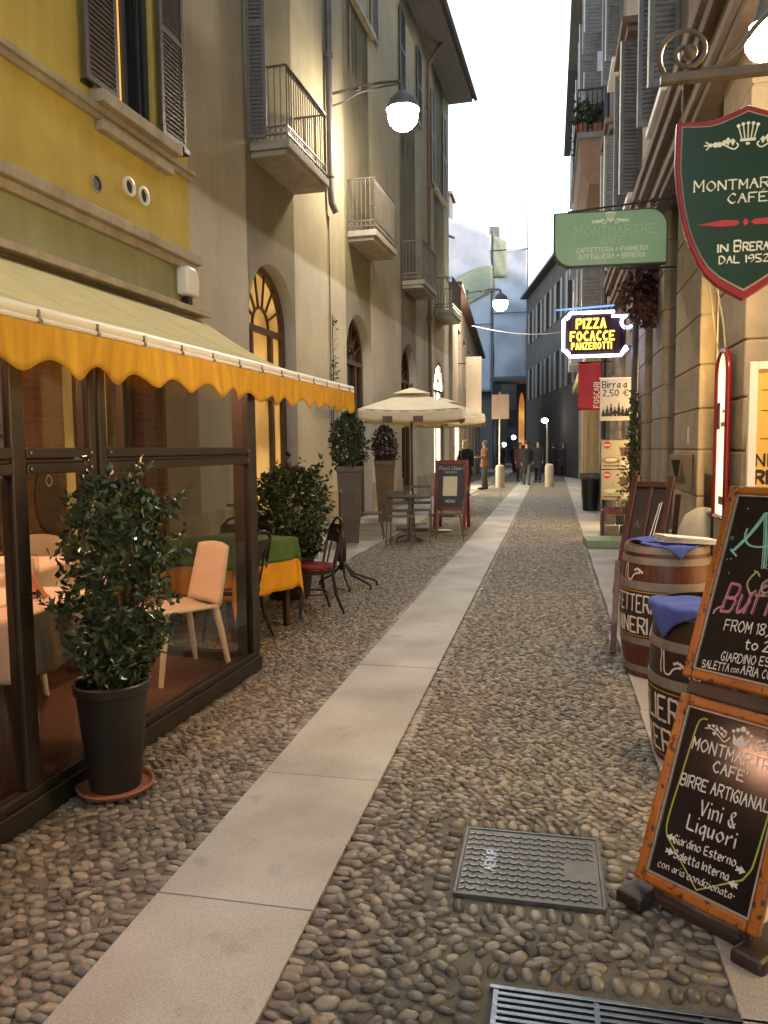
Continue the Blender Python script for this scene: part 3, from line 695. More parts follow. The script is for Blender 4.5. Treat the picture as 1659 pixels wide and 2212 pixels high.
# thin climbing twig on the conduit
t = thing('climbing_twig', 'sparse dark climbing twig on the wall between the first two arches', 'plant', LF(13.9, 0, 1.3), LZ)
b = B(); rnd = random.Random(5); tw = [(0, -.06, 0)]
for i in range(16): tw.append((tw[-1][0] + rnd.uniform(-.03, .03), -.05, tw[-1][2] + .17))
b.tube(tw, .009, 5)
for i in range(5, 16):
    p = tw[i]; b.tube([p, (p[0] + rnd.uniform(-.14, .14), p[1] - rnd.uniform(.02, .1), p[2] + rnd.uniform(.05, .18))], .005, 4)
part('stem', b, bark, t); b = B(); leaves(b, 150, lambda r: (lambda p: (p[0] + r.gauss(0, .06), p[1] - abs(r.gauss(0, .04)), p[2] + r.uniform(-.1, .1)))(tw[r.choice([3, 4, 8, 9, 10, 11, 15])]), .06, rnd); part('leaf_cluster', b, foliage2, t)
# ------------------------------------------------------------------ glass dining room and awning
FLOORZ = .07
GM = Matrix.Translation((-2.2, 0, 0)) @ Matrix.Rotation(LZ, 4, 'Z')     # local x along the front, -y to the street
floorm = mat('terrace_tiles', (.07, .03, .022), (.11, .045, .03), sc=5, rough=.5)
G = thing('glass_dining_room', 'bronze framed glass dining room under the yellow awning', 'glasshouse', (-2.2, 0, 0), LZ)
b = B(); b.box(-3, 4.86, .06, 2.16, 0.0, FLOORZ); part('floor', b, floorm, G)
b = B(); b.box(-3, 4.93, -.035, .06, .0, .10); b.box(-3, 4.93, -.02, .045, .10, .14); b.box(4.86, 4.93, .06, 2.16, .0, .12); part('sill_beam', b, bronze, G, bevel=.006)
posts = [(-.9, -.84), (1.1, 1.16), (2.635, 2.715), (3.13, 3.175), (3.20, 3.26)]
for q in [(a, c, -.02, .045, .14, 2.06) for a, c in posts] + [(4.815, 4.935, -.025, .095, .14, 2.06), (4.87, 4.93, .95, 1.01, .12, 2.3), (4.87, 4.93, 2.08, 2.14, .12, 2.7)]: b = B(); b.box(*q); part('post', b, bronze, G, bevel=.006)
rl = [(-2.9, -.9), (-.84, 1.1), (1.16, 2.635), (2.715, 3.13), (3.26, 4.815)]
for a, c in rl:
    b = B(); b.box(a, c, -.025, .04, 1.495, 1.54); b.box(a, c, -.012, .03, 1.475, 1.495); b.box(a, c, -.025, .04, 1.43, 1.475); part('rail', b, bronze, G, bevel=.005)
for q in ((-3, 4.815, -.02, .045, 2.06, 2.12), (4.875, 4.925, .095, .95, 1.44, 1.53), (4.875, 4.925, 1.01, 2.08, 1.44, 1.53)): b = B(); b.box(*q); part('rail', b, bronze, G, bevel=.005)
b = B()
for a, c in ((2.72, 2.74), (3.115, 3.13), (3.262, 3.28), (4.79, 4.812)):
    for z in (1.452, 1.518): b.lathe([(.011, 0), (.009, .008), (0, .01)], 8, Matrix.Translation(((a + c) / 2, -.025, z)) @ Matrix.Rotation(PI / 2, 4, 'X'), cap=False)
part('bolt', b, steel, G)
for q in [(a, c, .0, .008, .14, 1.43) for a, c in rl] + [(a, c, .0, .008, 1.54, 2.06) for a, c in rl] + [(4.896, 4.904, .095, .95, .12, 1.44), (4.896, 4.904, 1.01, 2.08, .12, 1.44), (4.896, 4.904, .095, .95, 1.53, 2.06), (4.896, 4.904, 1.01, 2.08, 1.53, 2.3)]: b = B(); b.box(*q); part('glass_panel', b, glass, G)
# awning: cloth from the ledge down to a front bar, scalloped valance
cream = mat('cream_canvas', (.74, .61, .29), (.64, .52, .23), sc=3, rough=.9, bump=.15, bsc=300, stretch=(1, 1, 1))
ochre = mat('ochre_canvas', (.64, .375, .028), (.42, .215, .016), sc=3.0, rough=.85, stretch=(1, 4.5, .6), det=8)
AW = thing('awning', 'long cream topped awning with a scalloped ochre valance over the dining room', 'awning', (-1.91, 2.4, 2.0))
def awp(s, v):      # s 0..1 along, v 0 wall .. 1 bar
    y0 = -2.6 + s * 11.45; wl = Vector((leftx(y0) + .12, y0, 3.08)); y1 = -2.6 + s * 10.0; fr = Vector((-1.915 - .0015 * y1, y1, 2.05 + .0135 * (y1 - 2.4)))
    p = wl.lerp(fr, v); p.z -= .10 * math.sin(PI * v) * (1 + .25 * math.sin(s * 40)); return p - Vector((-1.91, 2.4, 2.0))
b = B(); b.grid(awp, 90, 14); part('canopy', b, cream, AW, smooth='all', solid=.006)
b = B(); n = 500; vs = []; top = []
for i in range(n + 1):
    s = i / n; p = awp(s, 1); ph = (s * 10.0) / .34; ph += .10 * math.sin(s * 23) + .06 * math.sin(s * 61 + 2); dz = .185 + (.029 + .004 * math.sin(s * 47)) * math.cos(2 * PI * ph) + .008 * math.sin(9 * s) + .004 * math.sin(s * 130)
    wv = .014 * math.sin(s * 31) + .010 * math.sin(s * 83 + 1) + .006 * math.sin(s * 190)
    top.append((p, dz, wv))
b.grid(lambda u, v: (lambda t: (t[0].x + .022 + t[2] * v * 1.4, t[0].y, t[0].z - .028 - t[1] * v))(top[int(round(u * n))]), n, 6)
part('valance', b, ochre, AW, smooth='all', solid=.004)
b = B(); b.tube([awp(i / 12, 1) + Vector((.0, 0, -.004)) for i in range(13)], .03, 12); b.tube([awp(i / 12, 1) + Vector((.022, 0, -.034)) for i in range(13)], .012, 8)
part('front_bar', b, whitep, AW, smooth=True)
for i in range(26): b = B(); p = awp((i + .5) / 26, 1); b.cbox((p.x + .024, p.y, p.z - .02), (.02, .012, .05)); b.ball((p.x + .032, p.y + .012, p.z - .035), .009, 6, 5); part('cable_clip', b, steel, AW)
b = B()
for s in (.25, .55, .93): b.bar(awp(s, .02) + Vector((0, 0, -.27)), awp(s, .96) + Vector((0, 0, -.10)), .05, .03)
part('support_arm', b, bronze, AW)
for s in np.linspace(.06, .98, 10): b = B(); b.tube([awp(s, v) + Vector((0, 0, .002)) for v in np.linspace(.02, .98, 14)], .0045, 5); part('seam', b, cream, AW, smooth=True)
# pendant heaters: glowing elements under the awning
heat = glow('heater_element', (1.0, .47, .27), 200 * LK)
for i, (x, y, z) in enumerate(((-3.0, 2.9, 2.2), (-3.2, 4.2, 2.3), (-3.1, .9, 2.25))):
    t = thing('heat_lamp', ['orange heat lamp hidden under the awning near the front post', 'orange heat lamp hung over the back tables', 'orange heat lamp at the near end of the dining room'][i], 'heat lamp', (x, y, z), 0, 'heat lamps under the awning')
    b = B(); b.prism([(-.3, 0), (.3, 0), (.3, .05), (.2, .1), (-.2, .1), (-.3, .05)], lambda a, c, d: (d, a, c), -.07, .07); part('housing', b, steel, t)
    b = B(); b.tube([(0, -.22, -.03), (0, .22, -.03)], .018, 8); part('element', b, heat, t); b = B(); b.tube([(0, 0, .1), (0, 0, .13)], .01, 6); part('rod', b, black, t)

# ------------------------------------------------------------------ tables, cloths, chairs
pinkc = mat('white_tablecloth', (.74, .66, .58), (.66, .57, .5), sc=3, rough=.9)
greenc = mat('green_cloth', (.055, .12, .03), (.08, .16, .045), sc=5, rough=.9, bump=.2, bsc=250)
yellc = mat('yellow_cloth', (.72, .36, .02), (.62, .28, .015), sc=4, rough=.9)
def cloth(b, a, c, top, rot=0, amp=.018, seed=0, n=44, base=.012):
    rn = random.Random(seed); ph = [rn.uniform(0, 6) for _ in range(4)]
    cr, sr = math.cos(rot), math.sin(rot)
    def fn(u, v):
        x, y = (u * 2 - 1) * c, (v * 2 - 1) * c; x, y = x * cr - y * sr, x * sr + y * cr
        qx, qy = max(-a, min(a, x)), max(-a, min(a, y)); ox, oy = x - qx, y - qy; ov = math.hypot(ox, oy)
        if ov < 1e-6: return (x, y, top)
        t = math.atan2(oy, ox); per = (qx + qy * 1.3) * 16 + t * 3
        fl = base + .10 * ov + amp * min(ov / .2, 1) * math.sin(per + ph[0]) + amp * .5 * min(ov / .2, 1) * math.sin(per * 1.9 + ph[1])
        return (qx + ox / ov * max(fl, .008), qy + oy / ov * max(fl, .008), top - ov * .985)
    b.grid(fn, n, n)
def table(x, y, z, rz, a, top, label, group=None):
    t = thing('dining_table', label, 'table', (x, y, z), rz, group)
    b = B(); b.box(-a, a, -a, a, top - .035, top - .006); part('table_top', b, woodd, t, bevel=.006)
    for sx in (-1, 1):
        for sy in (-1, 1):
            b = B(); b.bar((sx * (a - .05), sy * (a - .05), 0), (sx * (a - .06), sy * (a - .06), top - .036), .045); part('leg', b, woodd, t)
    return t
def drape(x, y, z, rz, a, c, top, m, label, rot=0, seed=0, grp=None, base=.012):
    b = B(); cloth(b, a, c, top, rot, seed=seed, base=base); o = part('tablecloth', b, m, None, smooth='all', solid=.003); o.location = (x, y, z); o.rotation_euler = (0, 0, rz)
    return tag(o, label, 'tablecloth', grp)
for i, (x, y, rz, lb, c1) in enumerate(((-2.62, 3.1, .1, 'dining table nearest the front post of the glass room', 'white cloth on the table nearest the front post'),
                                        (-3.45, 4.15, .05, 'dining table at the back of the glass room by the brick wall', 'white cloth on the table by the brick wall'),
                                        (-2.75, 1.5, .0, 'dining table at the near end of the glass room', 'white cloth on the near end table'))):
    table(x, y, FLOORZ, rz, .38, .745, lb, 'tables in the glass room'); drape(x, y, FLOORZ, rz, .385, .66, .748, pinkc, c1, seed=i, grp='white tablecloths')
for i, (x, y, rz, lb, cg, cy) in enumerate(((-2.62, 5.98, -.35, 'outdoor dining table beside the end of the glass room', 'green cloth over the outdoor table nearest the street', 'yellow undercloth hanging from the outdoor table nearest the street'),
                                            (-3.5, 5.75, .1, 'outdoor dining table against the house wall', 'green cloth over the table against the house wall', 'yellow undercloth of the table against the house wall'))):
    table(x, y, 0, rz, .37, .765, lb, 'outdoor tables'); drape(x, y, 0, rz, .375, .80, .772, yellc, cy, seed=5 + i, grp='yellow undercloths'); drape(x, y, 0, rz, .375, .56, .779, greenc, cg, rot=.0, seed=5 + i, base=.024, grp='green tablecloths')
crys = mat('crystal', (.8, .8, .8), (.7, .7, .7), rough=.05, spec=1.0); 
wineg = glassm('wine_glass_glass', (.86, .86, .84), 1.6)
def wineglass(x, y, z, lb, s=1.0):
    t = thing('wine_glass', lb, 'glass', (x, y, z), 0, 'wine glasses'); 
    b = B(); b.lathe([(.03 * s, .09 * s), (.04 * s, .13 * s), (.038 * s, .17 * s), (.033 * s, .20 * s)], 16, cap=False); b.lathe([(.033, 0), (.03, .004), (.005, .01), (.004, .08 * s), (.028 * s, .088 * s)], 16, cap=False); part('bowl', b, wineg, t, smooth=True)
for i, (x, y, lb) in enumerate(((-2.42, 3.0, 'wine glass at the street side of the front table'), (-2.5, 3.28, 'wine glass behind the glass post on the front table'), (-2.78, 2.98, 'wine glass at the inner side of the front table'),
                                (-3.3, 4.05, 'wine glass on the table by the brick wall'), (-3.55, 4.3, 'second wine glass on the back table'))): wineglass(x, y, FLOORZ + .75, lb)
wineglass(-3.3, 5.62, .78, 'wine glass on the green table against the wall', 1.1)
candle = glow('candle_flame', (1.0, .7, .3), 6)
t = thing('candle_lantern', 'small lit candle glass on the green cloth behind the white chair', 'candle', (-3.22, 5.5, .78)); b = B(); b.lathe([(.04, 0), (.045, .09)], 14, cap=False); b.lathe([(.038, .0), (.0, .002)], 14, cap=False); part('jar', b, wineg, t, smooth=True); b = B(); b.ball((0, 0, .04), (.014, .014, .03), 8, 6); part('flame', b, candle, t)
t = thing('wine_bottle', 'dark wine bottle standing on the front dining table', 'bottle', (-2.72, 3.12, FLOORZ + .75)); b = B(); b.lathe([(.037, 0), (.038, .19), (.03, .22), (.014, .25), (.014, .31)], 16); part('body', b, black, t, smooth=True)
napk = mat('pink_napkin', (.75, .34, .26), (.66, .28, .2), sc=6, rough=.9)
t = thing('folded_napkin', 'folded pink napkin standing on the front table cloth', 'napkin', (-2.44, 3.2, FLOORZ + .75), .5); b = B(); b.prism([(-.07, 0), (.07, 0), (0, .14)], lambda x, y, d: (x, d, y), -.03, .03); part('fold', b, napk, t, bevel=.006)

cream_pl = mat('cream_plastic', (.74, .66, .56), (.70, .62, .52), sc=3, rough=.4)
def plastic_chair(x, y, z, rz, label):
    t = thing('plastic_chair', label, 'chair', (x, y, z), rz, 'white plastic chairs')   # faces +x
    b = B()
    def seat(u, v): X, Y = u * .42 - .2, (v - .5) * .42 * (1 - .08 * (1 - u)); return (X, Y, .445 - .018 * math.sin(PI * v) + .012 * (u - .5))
    b.grid(seat, 10, 8); part('seat', b, cream_pl, t, smooth='all', solid=.022)
    b = B()
    def back(u, v): Y = (u - .5) * .40 * (1 - .12 * v); return (-.195 - .09 * v - .028 * math.cos((u - .5) * PI), Y, .44 + .40 * v - .02 * (2 * u - 1) ** 2 * v)
    b.grid(back, 10, 10); part('backrest', b, cream_pl, t, smooth='all', solid=.02)
    for sx in (-1, 1):
        for sy in (-1, 1):
            b = B(); b.tube([(sx * .17, sy * .175, .44), (sx * .20, sy * .19, .30), (sx * .25, sy * .215, 0)], [.026, .022, .016], 8); part('leg', b, cream_pl, t, smooth=True)
    return t
for a in ((-2.37, 4.52, FLOORZ, R(-123), 'white plastic chair facing inward just behind the glass corner'), (-3.0, 3.62, FLOORZ, R(-60), 'white plastic chair behind the shrub at the front table'),
          (-3.5, 3.55, FLOORZ, R(80), 'white plastic chair pulled to the back table, seen from behind'), (-3.72, 4.72, FLOORZ, R(-90), 'white plastic chair on the far side of the back table'), (-2.6, 2.45, FLOORZ, R(90), 'white plastic chair at the near side of the front table')): plastic_chair(*a)
blackw = mat('black_bentwood', (.014, .010, .009), (.03, .02, .016), sc=8, rough=.3)
redseat = mat('red_vinyl', (.24, .014, .016), (.17, .010, .012), sc=5, rough=.3)
def bentwood(x, y, rz, label):
    t = thing('bentwood_chair', label, 'chair', (x, y, 0), rz, 'bentwood chairs')
    b = B(); b.lathe([(.0, .47), (.14, .472), (.19, .465), (.2, .45), (.195, .435), (.0, .43)], 28, cap=False); part('seat', b, redseat, t, smooth=True)
    b = B(); b.lathe([(.195, .43), (.205, .425), (.205, .395), (.19, .39), (.18, .42)], 28, cap=False); part('seat_ring', b, blackw, t, smooth=True)
    for sx in (-1, 1):
        for sy in (-1, 1):
            b = B(); b.tube([(sx * .14, sy * .14, .42), (sx * .165, sy * .165, .2), (sx * (.19 if sx > 0 else .24), sy * .185, 0)], [.018, .016, .012], 8); part('leg', b, blackw, t, smooth=True)
    b = B(); b.tube([(.145 * math.cos(2 * PI * i / 20), .145 * math.sin(2 * PI * i / 20), .2) for i in range(21)], .009, 6, cap=False); part('stretcher', b, blackw, t, smooth=True)
    b = B(); hp = [(-.15, -.15, .4), (-.2, -.165, .62), (-.245, -.15, .80)] + [(-.262, -.13 * math.cos(PI * i / 8), .80 + .085 * math.sin(PI * i / 8)) for i in range(1, 8)] + [(-.245, .15, .80), (-.2, .165, .62), (-.15, .15, .4)]
    b.tube(hp, .013, 8); h2 = [(-.17, -.08, .43), (-.215, -.085, .62), (-.245, -.06, .74), (-.25, 0, .775), (-.245, .06, .74), (-.215, .085, .62), (-.17, .08, .43)]
    b.tube(h2, .009, 8); b.grid(lambda u, v: (-.205 - .055 * v - .02 * math.cos((u - .5) * 3), (u - .5) * .31, .66 + .16 * v), 8, 4); part('backrest', b, blackw, t, smooth=True)
bentwood(-2.14, 6.70, R(-143), 'bentwood chair with red vinyl seat beside the bush'); bentwood(-2.46, 5.66, R(170), 'black bentwood chair tucked under the green table by the glass corner')
bentwood(-2.95, 6.5, R(-100), 'bentwood chair behind the green table in front of the bush')

# ------------------------------------------------------------------ plants in pots
potm = mat('black_clay_pot', (.012, .010, .010), (.024, .018, .017), sc=6, rough=.45, bump=.1)
terra = mat('terracotta', (.24, .085, .045), (.33, .13, .075), sc=9, rough=.8)
t = thing('potted_shrub', 'dense glossy shrub in a tall black pot on a terracotta saucer', 'potted plant', (-1.885, 2.97, .018))
b = B(); b.lathe([(.13, 0), (.155, .012), (.168, .03), (.160, .034), (.145, .02), (.0, .018)], 32, cap=False); part('saucer', b, terra, t, smooth=True)
b = B(); b.lathe([(.108, .02), (.112, .05), (.150, .43), (.155, .45), (.163, .455), (.166, .492), (.160, .50), (.150, .495), (.146, .45), (.142, .42)], 36, cap=False); part('pot', b, potm, t, smooth=True)
b = B(); b.lathe([(.145, .43), (.0, .44)], 24, cap=False); part('soil', b, soil, t)
rnd = random.Random(21); br = []
b = B()
for i in range(7):
    a = rnd.uniform(0, 6.28); q = [(.03 * math.cos(a), .03 * math.sin(a), .42)]
    for k in range(7): q.append((q[-1][0] + math.cos(a) * .022 + rnd.gauss(0, .012), q[-1][1] + math.sin(a) * .022 + rnd.gauss(0, .012), q[-1][2] + .115))
    b.tube(q, [.012 - .0012 * k for k in range(8)], 6); br += q[2:]
part('stem', b, bark, t)
sil = [(.45, .05), (.52, .15), (.65, .225), (.8, .24), (.95, .255), (1.08, .275), (1.2, .265), (1.3, .20), (1.37, .11)]
def shr(r):
    while True:
        z = r.uniform(.45, 1.37); rad = .91 * np.interp(z, [s_[0] for s_ in sil], [s_[1] for s_ in sil]); a = r.uniform(0, 6.28)
        lump = 1 + .2 * math.sin(3 * a + z * 9) + .13 * math.sin(5 * a - z * 17) + .12 * math.sin(z * 31)
        p = (rad * lump * math.sqrt(r.uniform(.12, 1)) * math.cos(a) + .035, rad * lump * math.sqrt(r.uniform(.12, 1)) * math.sin(a), z)
        if p[0] > -.145: return p
b = B(); leaves(b, 2900, shr, .047, rnd, up=.5)
for k in range(46):      # loose sprigs
    p = Vector(shr(rnd)); d = Vector((p.x * 2 + .05, p.y * 2, rnd.uniform(.1, .5))).normalized(); L = rnd.uniform(.07, .17)
    for i in range(9):
        q = p + d * L * i / 8
        if q.x > -.145: leaves(b, 2, lambda r: tuple(q + Vector((r.gauss(0, .008), r.gauss(0, .008), r.gauss(0, .008)))), .042, rnd)
part('foliage', b, foliage, t)
t = thing('bushy_plant', 'wide dark bush in a low pot beyond the glass room', 'potted plant', (-2.62, 7.42, .0))
b = B(); b.lathe([(.21, 0), (.26, .4), (.28, .41), (.28, .45), (.25, .45), (.24, .4)], 28, cap=False); part('pot', b, potm, t, smooth=True); b = B(); b.lathe([(.245, .4), (0, .41)], 20, cap=False); part('soil', b, soil, t)
b = B()
for i in range(8):
    a = i * .8; b.tube([(0, 0, .4), (.12 * math.cos(a), .12 * math.sin(a), .75), (.26 * math.cos(a), .26 * math.sin(a), 1.15)], [.014, .010, .004], 5)
part('stem', b, bark, t)
def bsh(r):
    z = r.uniform(.42, 1.32); a = r.uniform(0, 6.28); rad = .46 * math.sin(PI * min(max((z - .3) / 1.1, 0), 1)) ** .6 * (1 + .16 * math.sin(3 * a + 5 * z) + .1 * math.sin(7 * a - 9 * z)) * math.sqrt(r.uniform(.2, 1))
    return (rad * math.cos(a), rad * math.sin(a), z)
rnd = random.Random(4); b = B(); leaves(b, 3000, bsh, .075, rnd, up=.3)
for k in range(26):
    p = Vector(bsh(rnd)); d = Vector((p.x, p.y, rnd.uniform(.2, .6))).normalized()
    for i in range(8): q = p + d * .03 * i; leaves(b, 2, lambda r: tuple(q), .06, rnd)
part('foliage', b, foliage, t)
# tall tapered planters
plm = mat('grey_planter', (.11, .095, .085), (.17, .15, .135), sc=4, rough=.65, bump=.15); plm2 = mat('brown_planter', (.10, .072, .062), (.15, .11, .10), sc=4, rough=.65)
def planter(x, y, rz, w0, w1, h, m, lm, label, th, rr, seed, size):
    t = thing('tall_planter', label, 'planter', (x, y, .024), rz, 'tall planters by the arches'); q = 2 ** .5; M = Matrix.Rotation(PI / 4, 4, 'Z')
    b = B(); b.lathe([(w0 / q, 0), (w1 * .93 / q, h - .1), (w1 / q, h - .09), (w1 / q, h), (w1 * .9 / q, h), (w1 * .86 / q, h - .08)], 4, M, cap=False); part('pot', b, m, t, bevel=.008)
    b = B(); b.lathe([(w1 * .87 / q, h - .06), (0, h - .05)], 4, M, cap=False); part('soil', b, soil, t); b = B(); b.tube([(0, 0, h - .06), (.01, .01, h + th * .6)], [.03, .012], 7); part('stem', b, bark, t)
    rnd = random.Random(seed); b = B()
    def ps(r):
        z = r.uniform(0, 1); a = r.uniform(0, 6.28); rad = rr * math.sin(PI * min(z * .82 + .16, 1)) ** .55 * (1 + .14 * math.sin(3 * a + 8 * z) + .1 * math.sin(5 * a)) * math.sqrt(r.uniform(.25, 1))
        return (rad * math.cos(a), rad * math.sin(a), h - .03 + z * th)
    leaves(b, 1500, ps, size, rnd); part('foliage', b, lm, t)
planter(-3.14, 11.85, .3, .27, .42, 1.23, plm, foliage2, 'tall grey tapered planter with a leafy green bush beside the second arch', .85, .29, 1, .085)
violet = mat('violet_leaf', (.018, .013, .020), (.055, .042, .055), sc=9, rough=.45, island=True)
planter(-3.32, 15.4, .2, .27, .44, 1.26, plm2, violet, 'tall brown tapered planter with a dark purplish bush behind the umbrella', .72, .26, 2, .075)
# folding stand with dark panel
t = thing('folding_stand', 'dark panel on a black tubular stand with splayed bent feet beside the bush', 'stand', (-2.22, 8.0, 0), R(12))
b = B(); b.box(-.012, .012, -.17, .17, .35, 1.07); part('panel', b, mat('dark_panel', (.035, .03, .028), (.06, .05, .046), sc=4, rough=.6), t, bevel=.004)
b = B()
for dx, dy in ((.32, -.2), (.38, .06), (.1, -.34), (-.25, .1)): b.tube([(0, 0, .62), (.02, 0, .3), (dx * .35, dy * .35, .16), (dx * .9, dy * .9, .085), (dx, dy, .06), (dx, dy, .02)], .014, 8)
b.tube([(0, -.1, .3), (0, -.1, .95)], .016, 8); b.tube([(.0, .05, .2), (0, .05, .66)], .03, 10); part('legs', b, black, t, smooth=True)
b = B(); b.lathe([(.045, .30), (.055, .32), (.055, .6), (.04, .64)], 14); part('hub', b, black, t, smooth=True)

# ------------------------------------------------------------------ café terrace: umbrellas, table, chairs, red easel
canv = mat('ivory_canvas', (.70, .63, .48), (.62, .55, .42), sc=3, rough=.9, bump=.1, bsc=200)
def umbrella(x, y, rz, w, ze, zt, label):
    t = thing('parasol', label, 'umbrella', (x, y, .024), rz, 'square ivory parasols'); h = w / 2
    b = B()
    def can(u, v):
        X, Y = (u * 2 - 1) * h, (v * 2 - 1) * h; m_ = max(abs(X), abs(Y)) / h; d = abs(abs(X) - abs(Y)) / h
        return (X, Y, ze + (zt - ze) * (1 - m_) - .06 * m_ * min(d * 1.4, 1) * math.sin(PI * min(m_, 1) * .8))
    b.grid(can, 32, 32); part('canopy', b, canv, t, smooth='all', solid=.004)
    b = B(); P = [(-h, -h), (h, -h), (h, h), (-h, h)]
    for i in range(4):
        p, q = P[i], P[(i + 1) % 4]
        def val(u, v, p=p, q=q): X = p[0] + (q[0] - p[0]) * u; Y = p[1] + (q[1] - p[1]) * u; s = 4 * u * (1 - u); return (X, Y, ze - .045 * s - v * .19 + .006 * math.sin(u * 40))
        b.grid(val, 24, 3)
    part('valance', b, canv, t, smooth='all', solid=.003)
    b = B(); hv = h * .36
    def cap(u, v): X, Y = (u * 2 - 1) * hv, (v * 2 - 1) * hv; m_ = max(abs(X), abs(Y)) / hv; return (X, Y, zt + .07 - m_ * (zt - ze) * .36)
    b.grid(cap, 12, 12); part('vent', b, canv, t, smooth='all', solid=.004)
    b = B(); b.lathe([(.02, zt + .06), (.035, zt + .1), (.03, zt + .13), (.012, zt + .15)], 12); part('finial', b, woodd, t, smooth=True)
    b = B(); b.tube([(0, 0, .05), (0, 0, zt + .05)], .026, 12); part('pole', b, woodr, t, smooth=True)
    for i in range(8):
        a = i * PI / 4; l = h * (2 ** .5 if i % 2 else 1) ; a += PI / 4 * 0
        b = B(); c_ = (math.cos(a) * (h if i % 2 == 0 else h * 2 ** .5), math.sin(a) * (h if i % 2 == 0 else h * 2 ** .5)); b.bar((0, 0, zt - .04), (c_[0] * .97, c_[1] * .97, ze - .05), .018, .025); part('rib', b, woodr, t)
    b = B(); b.box(-.3, .3, -.3, .3, 0, .05); b.lathe([(.06, .05), (.04, .09), (.04, .3)], 12); part('base', b, iron, t, bevel=.01)
    pm_ = mat('brown_patch', (.10, .07, .05), (.16, .11, .08), sc=8)
    for i in range(4):
        for u in (-.45, .12):
            b = B(); M = Matrix.Rotation(i * PI / 2, 4, 'Z') @ Matrix.Translation((u * h, -h - .006, ze - .185)); b.box(-.085, .085, -.003, .003, -.055, .055, M); part('printed_patch', b, pm_, t)
umbrella(-2.50, 14.0, R(10), 1.86, 2.19, 2.55, 'ivory square parasol over the café table, nearer of the two'); umbrella(-2.35, 17.0, R(4), 1.9, 2.2, 2.55, 'ivory square parasol farther down the terrace behind the first')
t = thing('cafe_table', 'small square dark café table on an iron pedestal under the parasol', 'table', (-2.24, 12.3, .012), .15)
b = B(); b.box(-.33, .33, -.33, .33, .715, .745); part('table_top', b, navy, t, bevel=.006); b = B(); b.lathe([(.05, .0), (.03, .1), (.028, .6), (.1, .71)], 12)
for i in range(4): a = PI / 4 + i * PI / 2; b.bar((0, 0, .09), (.3 * math.cos(a), .3 * math.sin(a), .02), .05, .035)
part('pedestal', b, iron, t)
t = thing('ashtray', 'small white ashtray on the café table', 'ashtray', (-2.28, 12.42, .757)); b = B(); b.lathe([(.04, 0), (.055, .05), (.045, .05), (.035, .01), (0, .008)], 16, cap=False); part('bowl', b, whitep, t, smooth=True)
def iron_chair(x, y, rz, label):
    t = thing('iron_chair', label, 'chair', (x, y, .012), rz, 'iron café chairs')
    b = B()
    for i in range(6): b.box(-.19 + i * .068, -.19 + i * .068 + .045, -.2, .2, .445, .457)
    b.box(-.2, .2, -.2, -.185, .435, .447); b.box(-.2, .2, .185, .2, .435, .447); part('seat', b, railm, t)
    b = B()
    for s in (-1, 1): b.bar((-.2, s * .19, .44), (-.29, s * .185, .88), .016, .025)
    for z in (.56, .68, .84): b.bar((-.2 - .09 * (z - .44) / .44, -.185, z), (-.2 - .09 * (z - .44) / .44, .185, z), .012, .05)
    part('backrest', b, railm, t)
    for sx in (-1, 1):
        for sy in (-1, 1): b = B(); b.bar((sx * .17, sy * .19, .44), (sx * .23, sy * .2, 0), .018); part('leg', b, railm, t)
for a in ((-2.92, 12.35, R(10), 'iron slatted chair left of the café table by the planter'), (-2.28, 11.72, R(92), 'iron slatted chair on the near side of the café table'), (-1.62, 12.55, R(190), 'iron slatted chair right of the café table in front of the red easel'), (-2.2, 13.0, R(-85), 'iron slatted chair on the far side of the café table')): iron_chair(*a)
redwood = mat('red_painted_wood', (.22, .022, .022), (.16, .016, .016), sc=6, rough=.4)
slate = mat('chalkboard_slate', (.022, .018, .017), (.04, .034, .032), sc=3, rough=.38, spec=.5)
chalkw = mat('white_chalk', (.72, .70, .66), (.58, .56, .52), sc=60, rough=1)
paper = mat('paper', (.80, .74, .58), (.74, .68, .52), sc=6, rough=.8)
t = thing('easel_board', 'red framed A-board with black panel and a menu sheet beside the café table', 'A-board', (-1.76, 14.0, .02), R(-3))
for sg, nm in ((-1, 'front_leaf'), (1, 'back_leaf')):
    M = Matrix.Rotation(sg * R(9), 4, 'X') if False else Matrix.Translation((0, sg * .03, 1.28)) @ Matrix.Rotation(-sg * -R(11), 4, 'X') @ Matrix.Translation((0, 0, -1.28))
    b = B(M)
    for x0, x1 in ((-.30, -.235), (.235, .30)): b.box(x0, x1, -.018, .018, 0, 1.28)
    b.box(-.235, .235, -.018, .018, 1.2, 1.28); b.box(-.235, .235, -.018, .018, .36, .42); lf = part(nm, b, redwood, t, bevel=.006)
    b = B(M); b.box(-.235, .235, -.006, .006, .42, 1.2); part('panel', b, slate, lf)
    if sg == -1:
        b = B(M); b.box(-.14, .12, -.012, -.0075, .62, .98); part('menu_sheet', b, paper, lf)
        b = B(M); fe = lambda x, y, o: (x, -.0065 - o, y); lettering(b, 'Fiori Chiari', fe, 0, 1.10, .062, .009, centre=0, slant=.2, pen=.6); lettering(b, 'RISTORANTE', fe, 0, 1.045, .026, .004, centre=0); lettering(b, 'MENU', fe, 0, .5, .05, .008, centre=0); part('lettering', b, chalkw, lf)
t = thing('plate', 'flat round white disc under the red A-board', 'plate', (-1.9, 13.72, .03)); b = B(); b.lathe([(.0, .0), (.16, .005), (.17, .012), (.0, .012)], 20, cap=False); part('disc', b, whitep, t)  # plain white disc on the ground, purpose unknown

